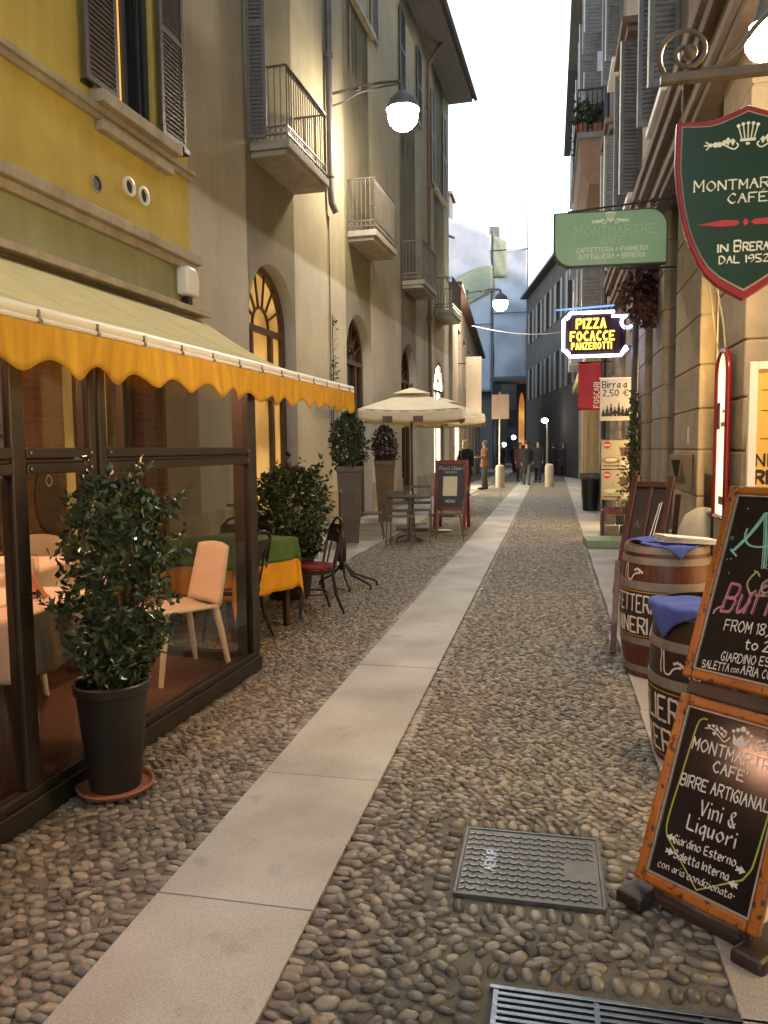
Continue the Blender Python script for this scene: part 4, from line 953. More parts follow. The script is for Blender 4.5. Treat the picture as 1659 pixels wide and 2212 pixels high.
# round-ended plaque on the brick wall inside
t = thing('wall_plaque', 'dark oval plaque with a pale letter O on the brick wall behind the front post', 'plaque', LF(6.02, .0, 1.12), LZ)
b = B(); b.prism([(.17 * math.cos(a), .32 * math.sin(a)) for a in np.linspace(0, 2 * PI, 28)[:-1]][::1], lambda x, y, d: (x, d, y), -.03, .0); part('board', b, mat('plaque_paint', (.03, .022, .018), (.05, .036, .028), sc=5, rough=.5), t, bevel=.004)
b = B(); lettering(b, 'O', lambda x, y, o: (x, -.031 - o, y), 0, .10, .10, .014, centre=0); part('lettering', b, chalkw, t)
# ------------------------------------------------------------------ right-hand café house
RZ = PI / 2
RM = Matrix.Translation((1.3, 0, 0)) @ Matrix.Rotation(RZ, 4, 'Z')
def RF(s, n, z): return RM @ Vector((s, n, z))
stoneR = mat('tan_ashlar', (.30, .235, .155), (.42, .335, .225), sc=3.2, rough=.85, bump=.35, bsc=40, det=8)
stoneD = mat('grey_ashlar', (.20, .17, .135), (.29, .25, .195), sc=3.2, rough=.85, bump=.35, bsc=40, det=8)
upR = paintwall('tan_plaster', (.42, .33, .19), (.34, .27, .16), (.33, .285, .225), (.25, .22, .18), 5)
brownm = mat('brown_moulding', (.12, .085, .068), (.19, .14, .11), sc=4, rough=.8, bump=.2)
R1 = thing('cafe_house', 'tan café house with rusticated stone piers and open shutters, right', 'building', (1.3, 0, 0), RZ)
WY = [5.9, 9.35, 12.9, 16.4]
ops = [(c - .5, c + .5, 5.30, 7.5) for c in WY] + [(c - .5, c + .5, 8.9, 10.9) for c in WY]
b = B(); wall(b, -12, 18.4, 4.45, 13.4, ops, out=1, depth=.22); b.box(-12, 18.4, -8, -1.0, 0, 13.3); b.add([(-12, 0, 4.45), (-12, -.9, 4.45), (-12, -.9, 13.4), (-12, 0, 13.4)], [(0, 1, 2, 3)])
b.box(-12, 18.4, -1, 0, 13.3, 13.4); part('wall', b, upR, R1)
piers = [(-6, -3), (-1.5, .2), (1.2, 2.4), (3.2, 4.35), (5.72, 6.60), (7.36, 8.72), (9.68, 10.62), (11.45, 12.3), (13.3, 14.3), (15.6, 16.6), (17.7, 18.39)]
rj = random.Random(8)
for k, (a, c) in enumerate(piers):
    b = B(); z = .0; first = True
    b.box(a + .012, c - .012, -.24, -.012, 0, 4.28)
    zs = [0, .62, 1.06, 1.48, 1.85, 2.24, 2.68, 3.12, 3.56, 3.92, 4.27]
    for z0, z1 in zip(zs[:-1], zs[1:]):
        ex = .03 if z0 == 0 else 0
        b.box(a - ex, c + ex, -.236, ex, z0 + .006, z1 - .006)
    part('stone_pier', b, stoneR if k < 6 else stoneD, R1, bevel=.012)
# recessed wall between the piers, doors and shop windows
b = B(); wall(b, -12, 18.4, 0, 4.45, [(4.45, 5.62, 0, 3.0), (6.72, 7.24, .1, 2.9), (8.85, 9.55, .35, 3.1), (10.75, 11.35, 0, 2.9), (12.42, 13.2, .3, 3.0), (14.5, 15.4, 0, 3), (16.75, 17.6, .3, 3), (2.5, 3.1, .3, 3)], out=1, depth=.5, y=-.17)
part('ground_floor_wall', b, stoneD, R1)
amber = glow('amber_shop', (1.0, .62, .20), 1.2, (1.0, .72, .32), sc=3); dim = glow('dim_interior', (.9, .5, .2), .35, (.5, .25, .1), sc=4)
for k, (a, c, z0, z1, m) in enumerate(((4.45, 5.62, 0, 3.0, dim), (6.72, 7.24, .1, 2.9, amber), (8.85, 9.55, .35, 3.1, dim), (10.75, 11.35, 0, 2.9, dim), (12.42, 13.2, .3, 3.0, amber), (14.5, 15.4, 0, 3, amber), (16.75, 17.6, .3, 3, dim), (2.5, 3.1, .3, 3, amber))):
    b = B(); y0 = -.17 - .34
    for p, q in ((a, a + .07), (c - .07, c), ((a + c) / 2 - .03, (a + c) / 2 + .03)): b.box(p, q, y0 - .05, y0, z0, z1)
    b.box(a + .07, c - .07, y0 - .045, y0 - .005, z1 - .08, z1); b.box(a + .07, c - .07, y0 - .045, y0 - .005, z0, z0 + .4); b.box(a + .07, c - .07, y0 - .045, y0 - .005, 2.2, 2.26)
    f = part('shop_window', b, woodd, R1); q = B(); q.box(a, c, y0 - .09, y0 - .06, z0, z1); part('pane', q, m, f)
b = B(); b.box(-12, 18.4, -.3, .12, 4.27, 4.36); b.box(-12, 18.4, -.3, .16, 4.36, 4.46); b.box(-12, 18.4, -.02, .08, 4.46, 4.52); part('lower_cornice', b, brownm, R1, bevel=.012)
b = B(); b.box(-12, 18.4, 0, .10, 4.92, 5.06); b.box(-12, 18.4, 0, .15, 5.06, 5.2); part('sill_course', b, brownm, R1, bevel=.012)
shutR = mat('highlight_edged_shutter', (.13, .135, .15), (.20, .205, .225), sc=7, rough=.5); shedge = mat('white_sill_and_highlight', (.80, .80, .80), (.72, .72, .72), sc=20, rough=.5)  # white edge strips paint in the sky highlight; sills are plain white
for lvl, (z0, z1) in enumerate(((5.30, 7.5), (8.9, 10.9))):
    for k, c in enumerate(WY):
        a0, a1 = c - .5, c + .5; b = B()
        for p, q in ((a0, a0 + .07), (c - .04, c + .04), (a1 - .07, a1)): b.box(p, q, -.2, -.14, z0, z1)
        f = part('window', b, shutg, R1); q = B(); q.box(a0, a1, -.24, -.2, z0, z1); part('pane', q, pane, f)
        b = B(); b.box(a0 - .25, a1 + .25, 0, .32, z1 + .16, z1 + .26); b.box(a0 - .2, a1 + .2, 0, .24, z1 + .06, z1 + .16); part('hood', b, brownm, f, bevel=.012)
        b = B(); b.box(a0 - .15, a1 + .15, 0, .2, z0 - .1, z0 - .005); part('sill', b, shedge, f, bevel=.008)
        for sx, e in ((a0, -1), (a1, 1)):
            M = Matrix.Translation((sx, .01, 0)) @ Matrix.Rotation(PI / 2 + e * R(-(4 if k % 2 else 10)), 4, 'Z'); b = B(M); slats(b, 0, .30, z0, z1, 0, d=.035); sh = part('shutter', b, shutR, f)
            b = B(M); b.box(.3005, .312, -.02, .02, z0, z1); part('edge', b, shedge, sh)  # strip coloured white as the sky's glint on the leaf edge
b = B(); b.box(-12, 18.6, -.4, .6, 13.4, 13.52); part('eave', b, soffit, R1)
b = B(); b.prism([(.66, 13.52), (-8, 16.6), (-8, 13.52)], lambda x, y, d: (d, x, y), -12, 18.6); part('roof', b, tile, R1)
b = B(); b.tube([(18.3, .12, 13.4), (18.3, .12, .1)], .06, 10)
for z in (3, 5.5, 8, 11): b.lathe([(.06, -.04), (.08, 0), (.06, .04)], 10, Matrix.Translation((18.3, .12, z)), cap=False)
part('drainpipe', b, mat('blue_pipe', (.045, .05, .07), (.07, .075, .10), sc=4, rough=.4), R1, smooth=True)
b = B(); b.tube([(12.37, .04, 4.2), (12.37, .04, .2)], .05, 10); part('drainpipe', b, pipem, R1, smooth=True)
# things fixed to the piers
t = thing('letter_box', 'brushed metal wall letter box with a dark triangular slot on the stone pier', 'letter box', RF(7.62, .075, 1.28), RZ + R(50))
b = B(); b.box(-.115, .115, -.05, .05, -.15, .16); b.box(-.02, .10, -.13, -.05, -.1, .12); part('body', b, mat('brushed_metal', (.26, .22, .17), (.34, .29, .22), sc=9, rough=.4, metal=.6, stretch=(1, 1, 9)), t, bevel=.006)
b = B(); b.prism([(.095, .11), (.0, .11), (.035, -.11)], lambda x, y, d: (x, d, y), .0505, .053); part('slot', b, black, t)
b = B(); b.prism([(.02, -.11), (-.06, -.11), (-.015, .08)], lambda x, y, d: (x, d, y), .0505, .0525); part('plaque', b, steel, t)
t = thing('paper_notice', 'narrow white paper notice stuck on the pier above the letter box', 'notice', RF(7.82, .002, 1.62), RZ); b = B(); b.box(-.05, .05, 0, .003, -.08, .08); part('sheet', b, paper, t)
t = thing('spot_lamp', 'small amber spot lamp in the recess behind the nearest pier', 'lamp', (1.40, 6.78, 2.62)); b = B(); b.lathe([(.03, .0), (.045, .09), (.02, .11)], 14, cap=False); b.tube([(0, 0, .1), (.1, 0, .14)], .01, 6); part('housing', b, black, t, smooth=True); b = B(); b.ball((0, 0, .0), .028, 12, 8); part('bulb', b, glow('amber_bulb', (1.0, .66, .22), 420 * LK), t)
t = thing('wall_conduit', 'pair of thin cream conduits running down the recess beside the arched light box', 'conduit', (1.44, 7.30, .6)); b = B(); b.tube([(0, 0, 0), (0, 0, 2.3)], .012, 6); b.tube([(.035, 0, .7), (.035, 0, 2.1), (.0, 0, 2.2)], .01, 6); part('tube', b, cream_pl, t)
t = thing('guard_stone', 'pale rounded guard stone against the foot of the pier behind the barrels', 'guard stone', (1.30, 7.0, .024)); b = B(); b.lathe([(.24, 0), (.23, .5), (.21, .75), (.15, .90), (.06, .96), (0, .97)], 20); part('stone', b, mat('pale_stone', (.45, .38, .26), (.56, .48, .34), sc=5, rough=.9, bump=.3), t, smooth=True)
rackm = woodd
t = thing('bottle_rack', 'narrow wooden rack of upright bottles in the recess behind the red arch sign', 'rack', (1.40, 6.9, .6)); b = B()
for z in (.0, .33, .66): b.box(-.09, .09, -.16, .16, z, z + .02)
for y in (-.16, .15): b.box(-.09, .09, y, y + .012, -.57, .68)
part('shelf', b, woodd, t); botm = mat('green_bottle', (.015, .03, .012), (.03, .045, .02), sc=6, rough=.12)
for i, (z, y) in enumerate(((.02, -.1), (.02, 0), (.02, .1), (.35, -.1), (.35, .0), (.35, .1))): b = B(Matrix.Translation((0, y, z))); b.lathe([(.034, 0), (.035, .17), (.014, .23), (.014, .29)], 12); part('bottle', b, botm, t, smooth=True)
redm = mat('red_enamel', (.32, .02, .018), (.24, .014, .014), sc=6, rough=.25); lit = glow('light_box', (1.0, .84, .60), .085, (.8, .55, .32), sc=5)
t = thing('arched_light_box', 'tall arched light box with red tube frame and glowing white face on the nearest pier', 'light box', RF(6.12, .0, .98), RZ)
ap = [(x, z) for x, z in archpts(-.18, .18, 0, 1.24, 16)]
b = B(); b.prism([(x * .96, .02 + z * .97) for x, z in ap], lambda x, y, d: (x, d, y), .0505, .0525); part('face', b, lit, t); b = B(); b.prism(ap, lambda x, y, d: (x, d, y), .031, .05); part('case', b, redm, t)
b = B(); P3 = [(x, .05, z) for x, z in ap]; b.tube(P3 + [P3[0]], .022, 10); part('frame', b, redm, t, smooth=True)
b = B(); fk = lambda x, y, o: (-x, .053 + o, y)
b.box(-.16, -.02, .0527, .0545, .78, .80); b.box(-.16, .02, .0527, .0545, .68, .71); b.box(.06, .17, .0527, .0545, .66, .86); b.box(-.16, .05, .0527, .0545, .1, .16); part('printed_mark', b, black, t)
# framed yellow notice board in the doorway
goldp = mat('yellow_poster', (.62, .42, .09), (.50, .34, .07), sc=3, rough=.6)
t = thing('framed_poster', 'yellow poster with black lettering in a thick white frame in the near doorway', 'poster', (1.275, 5.35, 0), 0)
b = B()
for x0, x1, z0, z1 in ((-.03, .02, .85, 2.05), (.62, .67, .85, 2.05), (.02, .62, 2.0, 2.05), (.02, .62, .85, .9)): b.box(x0, x1, -.03, .012, z0, z1)
part('frame', b, whitep, t, bevel=.004); b = B(); b.box(.02, .62, -.012, .0, .9, 2.0); part('sheet', b, goldp, t)
b = B(); fp = lambda x, y, o: (x, -.0125 - o, y)
lettering(b, 'NK', fp, .025, 1.385, .075, .013, gap=1.9); lettering(b, 'RENT', fp, .022, 1.275, .075, .022, gap=1.9); lettering(b, 'Carlsberg', fp, .12, 1.20, .05, .006, slant=.35, pen=.6)
for z in (1.87, 1.74, 1.56, 1.13, 1.05): b.ribbon([(.045, z), (.16, z), (.3, z), (.45, z), (.59, z)], lambda a, tt: .004 + .007 * math.sin(PI * tt), fp, nextoff())
part('lettering', b, black, t); b = B(); b.box(.1, .14, -.01, .02, 0.02, .85); b.box(.5, .54, -.01, .02, .02, .85); part('legs', b, woodd, t)

# ------------------------------------------------------------------ hanging signs, right
greenS = mat('dark_green_enamel', (.007, .040, .028), (.009, .034, .026), sc=3, rough=.3); redS = mat('crimson_rim', (.30, .025, .035), (.24, .018, .026), sc=5, rough=.3); gold = mat('gold_line', (.40, .36, .30), (.3, .27, .23), sc=9, rough=.4)
whiteS = mat('white_sign_paint', (.72, .78, .74), (.66, .72, .68), sc=9, rough=.5); crimson = mat('crimson_paint', (.42, .03, .06), (.36, .025, .05), sc=5, rough=.5)
SH = thing('shield_sign', 'big dark green shield sign with crimson rim and white lettering hanging by the lamp', 'sign', (.78, 3.5, 2.12))
def shield(k):
    half = [(0, 0), (.05, .030), (.105, .066), (.15, .110), (.183, .163), (.212, .225), (.237, .299), (.254, .375), (.266, .454), (.274, .52), (.278, .571), (.276, .66), (.274, .741), (.22, .735), (.155, .733), (.11, .742), (.06, .760), (.025, .773), (0, .784)]
    pts = half + [(-x, y) for x, y in half[-2:0:-1]]
    return [(x * k, .43 + (y - .43) * (k - (1 - k) * (.0 if y > .43 else .25))) for x, y in pts]
b = B(); b.prism(shield(1.0), lambda x, y, d: (x, d, y), -.018, .018); part('rim', b, redS, SH, bevel=.006)
b = B(); b.prism(shield(.93), lambda x, y, d: (x, d, y), -.0215, -.0185); part('gold_line', b, gold, SH)
b = B(); b.prism(shield(.913), lambda x, y, d: (x, d, y), -.025, -.022); part('panel', b, greenS, SH)
b = B(); fs = lambda x, y, o: (x, -.0255 - o, y)
crest(b, .0, .650, .030, fs, .0085); part('crest', b, whiteS, SH)
b = B(); fitl(b, 'MONTMARTRE', fs, -.202, .202, .450, .046, .0058, serif=.55, pen=.9, small=.82, wob=0); fitl(b, 'CAFÉ', fs, -.070, .078, .395, .036, .0058, serif=.55, pen=.9, wob=0); part('lettering', b, whiteS, SH)
b = B(); fitl(b, 'IN', fs, -.104, -.066, .200, .030, .0056, serif=.5, pen=.9, wob=0); fitl(b, 'BRERA', fs, -.041, .088, .200, .042, .0075, serif=.5, pen=.9, small=.76, wob=0); fitl(b, 'DAL 1952', fs, -.098, .092, .153, .029, .0062, serif=.45, pen=.9, wob=0); part('lettering', b, whiteS, SH)
b = B()
for sg in (-1, 1): poly(b, [(sg * .02, .315), (sg * .035, .326), (sg * .09, .328), (sg * .187, .315), (sg * .09, .302), (sg * .035, .304)][::-sg], fs)
poly(b, [(0, .331), (-.012, .315), (0, .299), (.012, .315)], fs); part('ornament', b, crimson, SH)
b = B()
for x in (-.27, .27): b = B(); b.tube([(x * .93, 0, .73), (x * .93, 0, .905)], .004, 6); part('chain', b, iron, SH)

t = thing('sign_bracket', 'iron bar bracket with a scroll carrying the green shield sign', 'bracket', (1.3, 3.5, 3.04)); ironb = mat('grey_painted_iron', (.10, .085, .07), (.16, .135, .11), sc=9, rough=.5, metal=.3)
b = B(); b.box(-.86, .02, -.022, .022, -.018, .018); part('bar', b, ironb, t, bevel=.004)
b = B(); sp = [(-.76 + (.012 + .0105 * a) * math.cos(a + .6), 0, .10 + (.012 + .0105 * a) * math.sin(a + .6)) for a in np.linspace(0, 10.2, 46)]; b.tube(sp, .010, 8)
b.tube([(-.80, 0, .02), (-.72, 0, .018), (-.64, 0, .03), (-.56, 0, .09), (-.5, 0, .17), (-.40, 0, .27), (-.2, 0, .36), (0, 0, .4)], .011, 8); part('scroll', b, ironb, t, smooth=True)
b = B(); b.ball((-.745, 0, .10), (.03, .03, .03), 12, 8); part('rosette', b, ironb, t, smooth=True)
# lamp by the shield
lampk = glow('lamp_globe_near', (1.0, .80, .52), 270 * LK); lampm = glow('lamp_globe', (1.0, .86, .66), 120 * LK)
t = thing('wall_lamp', 'bright bare globe lamp on the wall above the shield sign', 'lamp', (1.02, 4.25, 3.50)); b = B(); b.ball((0, 0, 0), .09, 20, 14); part('globe', b, lampk, t, smooth=True)
b = B(); b.tube([(.28, 0, .20), (.1, 0, .26), (0, 0, .2)], .012, 8); b.lathe([(.075, .075), (.05, .13), (.03, .2)], 16, cap=False); part('bracket', b, ironb, t, smooth=True)
b = B(); b.tube([(.28, .1, .3), (.27, .25, -.2), (.26, .5, -.45)], .006, 5); part('cable', b, cream_pl, t)

# long green sign
palegreen = mat('weathered_green_sign', (.19, .37, .25), (.23, .41, .28), sc=3, rough=.45); paleletter = mat('faded_letters', (.29, .47, .35), (.36, .52, .4), sc=30, rough=.7); whl = mat('sign_white', (.62, .72, .6), (.55, .66, .54), sc=20, rough=.6)
t = thing('long_sign', 'faded green oblong sign with two rounded corners, behind the shield sign', 'sign', (.62, 8.9, 3.78), R(3))
def rr(w, h, r):
    P = [(-w, h)]
    P += [(w - r + r * math.sin(a), h - r + r * math.cos(a)) for a in np.linspace(0, PI / 2, 10)] + [(w, -h)]
    P += [(-w + r - r * math.sin(a), -h + r - r * math.cos(a)) for a in np.linspace(0, PI / 2, 10)]
    return P[::-1]
b = B(); b.prism(rr(.60, .295, .19), lambda x, y, d: (x, d, y), -.05, .05); part('edge', b, mat('black_green_edge', (.02, .035, .028), (.035, .05, .04), sc=5, rough=.5), t, bevel=.008)
b = B(); b.prism(rr(.583, .278, .18), lambda x, y, d: (x, d, y), -.056, -.051); part('panel', b, palegreen, t)
b = B(); fs2 = lambda x, y, o: (x, -.0565 - o, y + x * .0)
lettering(b, 'MONTMARTRE', fs2, 0, .035, .12, .010, serif=.5, pen=.9, centre=.04, small=.76, sx=1.0); lettering(b, 'CAFÉ', fs2, 0, -.06, .07, .009, serif=.5, pen=.9, centre=.02); part('faded_lettering', b, paleletter, t)
b = B(); crest(b, .0, .20, .036, fs2, .014); part('crest', b, whl, t); b = B(); lettering(b, 'CAFFETTERIA + PANINERIA', fs2, 0, -.145, .048, .008, serif=.4, pen=.9, centre=.02, sx=.82); lettering(b, 'BOTTIGLIERIA + BIRRERIA', fs2, 0, -.215, .048, .008, serif=.4, pen=.9, centre=.02, sx=.82); part('lettering', b, whl, t)
b = B(); b.tube([(.7, 0, .4), (-.45, 0, .31)], .012, 8); 
for x0, s in ((.45, 1), (.62, .8), (.3, .8)): b.tube([(x0 + .05 * s * a / 6 * math.cos(a), 0, .38 + .012 * s * a * math.sin(a)) for a in np.linspace(.5, 7, 24)], .007, 6)
part('scroll_bracket', b, black, t, smooth=True); b = B(); b.tube([(.7, 0, -.33), (.1, 0, -.32)], .012, 8)
for x0, s in ((.3, 1), (.5, 1)): b.tube([(x0 + .05 * s * a / 6 * math.cos(a), 0, -.40 + .012 * s * a * math.sin(a)) for a in np.linspace(.5, 7, 24)], .007, 6)
part('scroll_bracket', b, black, t, smooth=True)

# neon sign
neonw = glow('white_neon', (.42, .52, 1.0), 9 * LK); neonb = glow('blue_neon', (.16, .34, 1.0), .5 * LK); neony = glow('amber_neon', (1.0, .62, .08), 1.1 * LK)
darkred = mat('dark_maroon', (.035, .010, .012), (.05, .016, .018), sc=4, rough=.4)
t = thing('neon_sign', 'lit neon sign with white tube border reading PIZZA FOCACCE PANZEROTTI', 'neon sign', (.68, 12.6, 3.27), R(2))
def ogee(w, h, r): return [(-w + r, h), (w - r, h)] + [(w - r * math.cos(a), h - r * math.sin(a)) for a in np.linspace(0 + .15, PI / 2 - .15, 6)][::-1] + [(w, h - r), (w, -h + r)] + [(w - r * math.cos(a), -h + r * math.sin(a)) for a in np.linspace(.15, PI / 2 - .15, 6)] + [(w - r, -h), (-w + r, -h)] + [(-w + r * math.cos(a), -h + r * math.sin(a)) for a in np.linspace(.15, PI / 2 - .15, 6)][::-1] + [(-w, -h + r), (-w, h - r)] + [(-w + r * math.cos(a), h - r * math.sin(a)) for a in np.linspace(.15, PI / 2 - .15, 6)]
og = ogee(.49, .335, .10)
b = B(); b.prism([(x * .93, y * .92) for x, y in og][::-1], lambda x, y, d: (x, d, y), -.06, .06); part('box', b, darkred, t)
b = B(); loop = og[18:] + og[:1] + [(.28, .335)]
b.tube([(x, -.07, y) for x, y in loop], .022, 8); low = og[9:20]; b.tube([(x, -.072, y) for x, y in [(.47, -.20), (.43, -.24)] + og[10:19]], .022, 8)
b.tube([(.24, -.075, .265), (.42, -.075, .262)] + [(.47 + .085 * math.cos(a), -.075, .17 + .09 * math.sin(a)) for a in np.linspace(1.6, 5.6, 14)], .02, 8); part('tube_border', b, neonw, t, smooth=True)
b = B(); b.tube([(-.6, -.02, .40), (.28, -.02, .44)], .014, 8); part('blue_tube', b, neonb, t, smooth=True)
b = B(); fnn = lambda x, y, o: (x, -.066 - o, y)
lettering(b, 'PIZZA', fnn, 0, .10, .135, .034, centre=-.07, gap=1.9, serif=.6, sx=.72); lettering(b, 'FOCACCE', fnn, 0, -.09, .13, .030, centre=-.05, gap=1.7, serif=.6, sx=.70); lettering(b, 'PANZEROTTI', fnn, 0, -.225, .095, .021, centre=-.06, gap=1.7, serif=.4, sx=.62); part('lettering', b, neony, t)
b = B(); b.tube([(.45, 0, .25), (.64, 0, .25)], .02, 8); b.tube([(.45, 0, -.2), (.64, 0, -.2)], .02, 8); part('bracket', b, black, t)
# red flag, beer poster
redflag = mat('red_banner', (.42, .035, .045), (.34, .026, .035), sc=3, rough=.8)
t = thing('banner', 'hanging red banner with white vertical lettering under the neon sign', 'banner', (.84, 17.5, 3.36), R(2))
b = B(); b.grid(lambda u, v: (-.245 + .49 * u, .02 * math.sin(u * 5 + v * 3), -1.04 * v), 12, 12); part('cloth', b, redflag, t, smooth='all', solid=.006)
b = B(); ff = lambda x, y, o: (.20 - y, -.045 - o, -.98 + x); lettering(b, 'FOSCARI', ff, 0, 0, .11, .018, gap=1.4, sx=.85); part('lettering', b, whiteS, t); b = B(); b.tube([(-.27, 0, .01), (.47, 0, .01)], .012, 6); part('rod', b, black, t)
t = thing('beer_poster', 'white poster with handwritten beer price and a dark bottle drawing, sticking out from the wall', 'poster', (1.035, 13.0, 2.28), R(2))
b = B(); b.box(-.245, .235, -.004, .004, -.34, .34); part('sheet', b, mat('poster_paper', (.50, .46, .40), (.45, .41, .36), sc=6, rough=.8), t)
b = B(); fb = lambda x, y, o: (x, -.0045 - o, y); lettering(b, 'Birra a', fb, -.21, .19, .10, .016, gap=1.5, sx=.8); lettering(b, '2,50€'.replace('€', ''), fb, -.2, .06, .095, .016, gap=1.5, sx=.8)
b.ribbon(smooth2([(.2, .14), (.16, .15), (.13, .105), (.16, .06), (.2, .07)]), .014, fb, nextoff()); b.ribbon([(.11, .115), (.18, .115)], .01, fb, nextoff()); b.ribbon([(.11, .095), (.17, .095)], .01, fb, nextoff())
part('lettering', b, black, t); b = B()
for i, x in enumerate((-.19, -.13, -.07, -.01, .05, .11, .17)):
    h = [.12, .17, .2, .15, .21, .16, .13][i]; poly(b, [(x - .024, -.27), (x + .024, -.27), (x + .024, -.27 + h * .6), (x + .009, -.27 + h * .75), (x + .009, -.27 + h), (x - .009, -.27 + h), (x - .009, -.27 + h * .75), (x - .024, -.27 + h * .6)], fb)
b.ribbon([(-.22, -.25), (-.1, -.24), (0, -.20), (.1, -.24), (.21, -.25)], .05, fb, nextoff()); part('bottle_drawing', b, black, t); b = B(); b.tube([(-.26, 0, .345), (.265, 0, .345)], .008, 6); part('rod', b, whitep, t)

# roll-up food stand, news rack, bin, plank
ban = mat('banner_print', (.33, .29, .235), (.27, .24, .195), sc=3, rough=.6); badge = mat('red_badge', (.36, .03, .03), (.30, .025, .025), sc=4, rough=.5); brownp = mat('print_brown', (.14, .08, .05), (.24, .15, .10), sc=14, rough=.7); grnp = mat('print_green', (.20, .26, .13), (.34, .36, .22), sc=12, rough=.7); palep = mat('print_pale', (.52, .45, .40), (.44, .38, .34), sc=9, rough=.7)
t = thing('food_display', 'tall food display board of two panels with red round badges and sandwich pictures', 'display board', (1.06, 13.1, .024), R(4))
for k, (z0, z1) in enumerate(((1.13, 1.60), (.62, 1.11))):
    b = B(); b.box(-.23, .23, -.012, .012, z0, z1); p = part('panel', b, ban, t, bevel=.004); fb2 = lambda x, y, o: (x, -.0125 - o, y)
    b = B(); dot(b, -.14, z1 - .08, .06, fb2, 20); part('badge', b, badge, p); b = B(); lettering(b, 'MENU', fb2, 0, z1 - .092, .026, .005, centre=-.14); part('badge_lettering', b, chalkw, p)
    b = B(); dot(b, -.08, z0 + .14, .14, fb2, 24, ry=.055 if k == 0 else .075); part('sandwich_picture', b, brownp if k == 0 else grnp, p)
    b = B(); dot(b, -.08, z0 + .15, .10, fb2, 24, off=.0006, ry=.028 if k == 0 else .035); dot(b, .15, z0 + .09, .075, fb2, 20, off=.0003); part('price_disc', b, palep, p)
    b = B(); poly(b, [(.05, z1 - .12), (.22, z1 - .12), (.19, z1 - .26), (.09, z1 - .26)], fb2); b.ribbon([(-.2, z0 + .05), (.06, z0 + .05)], .018, fb2, nextoff()); part('drink_picture', b, mat('cola_brown', (.06, .02, .015), (.1, .04, .03), sc=9), p)
b = B(); b.tube([(-.25, 0, 1.61), (.24, 0, 1.61)], .012, 8)
for x in (-.22, .22): b.bar((x, .02, 0), (x, .02, 1.6), .025)
b.box(-.25, .25, -.12, .14, 0, .03); part('frame', b, steel, t)
t = thing('picture_rack', 'low wire rack with small colourful food pictures in front of the food display', 'rack', (1.06, 12.55, .024), R(4))
b = B()
for x in (-.2, .2):
    for y in (-.1, .1): b.bar((x, y, 0), (x, y, .55), .018)
for z in (.1, .3, .54): b.box(-.2, .2, -.109, -.1, z, z + .015)
part('frame', b, steel, t); rr_ = random.Random(2)
cols = [mat('print_%s' % n, c, c2, sc=18, rough=.6) for n, c, c2 in (('red', (.30, .04, .03), (.42, .12, .08)), ('tan', (.34, .22, .12), (.2, .12, .06)), ('ochre', (.42, .30, .16), (.3, .2, .1)), ('dark', (.06, .04, .03), (.16, .1, .07)))]
for i, (x0, x1, z0, z1) in enumerate(((-.19, .02, .43, .54), (.03, .19, .43, .54), (-.19, -.06, .27, .42), (-.05, .07, .27, .42), (.08, .19, .27, .42), (-.19, .0, .12, .26), (.01, .19, .12, .26))): b = B(); b.box(x0, x1, -.118, -.11, z0, z1); part('picture', b, cols[[0, 1, 2, 3, 1, 2, 3][i]], t)
b = B(); b.box(-.26, -.215, -.1, .1, .05, .5); part('brochure_box', b, mat('maroon_box', (.10, .03, .025), (.15, .05, .04), sc=5, rough=.5), t, bevel=.005)
t = thing('litter_bin', 'black ribbed litter bin with a slatted rim on the right pavement', 'bin', (.93, 18.6, .024))
b = B(); b.lathe([(.165, 0), (.215, .76), (.225, .78), (.20, .78), (.155, .04)], 28, cap=False); part('body', b, black, t)
b = B()
for i in range(30): a = 2 * PI * i / 30; b.bar((.225 * math.cos(a), .225 * math.sin(a), .74), (.235 * math.cos(a), .235 * math.sin(a), .86), .018)
b.lathe([(.23, .85), (.24, .86), (.24, .875), (.22, .875), (.22, .85)], 28, cap=False); part('rim', b, railm, t)
for i in range(14): pass
t = thing('green_step', 'low pale green wooden step laid across the right pavement', 'step', (.80, 12.0, .024), R(3)); b = B(); b.box(-.27, .55, -.35, .3, 0, .11); part('board', b, mat('pale_green_paint', (.22, .30, .17), (.27, .35, .21), sc=5, rough=.6), t, bevel=.006)

# ivy and dried hanging plant
t = thing('climbing_ivy', 'climbing ivy with small leaves around a pipe beside the food display', 'plant', (1.22, 11.9, .024)); t['label'] = 'climbing ivy with small olive leaves round a pipe beside the food display'
rnd = random.Random(14); b = B()
for k in range(4): b.tube([(rnd.uniform(-.05, .05) + .03 * math.sin(z * 3 + k), rnd.uniform(-.05, .05), z) for z in np.linspace(0, 2.3, 14)], .01, 5)
part('stem', b, bark, t); b = B()
leaves(b, 900, lambda r: (lambda z: (r.gauss(-.02, .055 + .04 * math.sin(z * 2)), r.gauss(0, .07), z))(r.triangular(.2, 2.4, 1.35)), .07, rnd, up=-.2); part('foliage', b, mat('olive_leaf', (.05, .055, .02), (.15, .14, .05), sc=9, rough=.5, island=True), t)  # olive tones vary at random from leaf to leaf
t = thing('dried_hanging_plant', 'dried dark red hanging plant on the wall under the long green sign', 'plant', (1.18, 10.3, 3.1)); b = B(); b.lathe([(.05, .5), (.13, .62), (.14, .72)], 14, cap=False); b.tube([(.12, 0, .9), (0, 0, .72)], .008, 5); part('basket', b, bark, t)
rnd = random.Random(9); b = B(); leaves(b, 1300, lambda r: (lambda z: (r.gauss(0, .08 + .05 * math.sin(max(z, 0) / .72 * PI)), r.gauss(0, .08), z))(r.triangular(-.1, .78, .35)), .085, rnd, up=-1.2); part('foliage', b, mat('dry_red_leaf', (.045, .014, .014), (.15, .055, .045), sc=9, rough=.7, island=True), t)
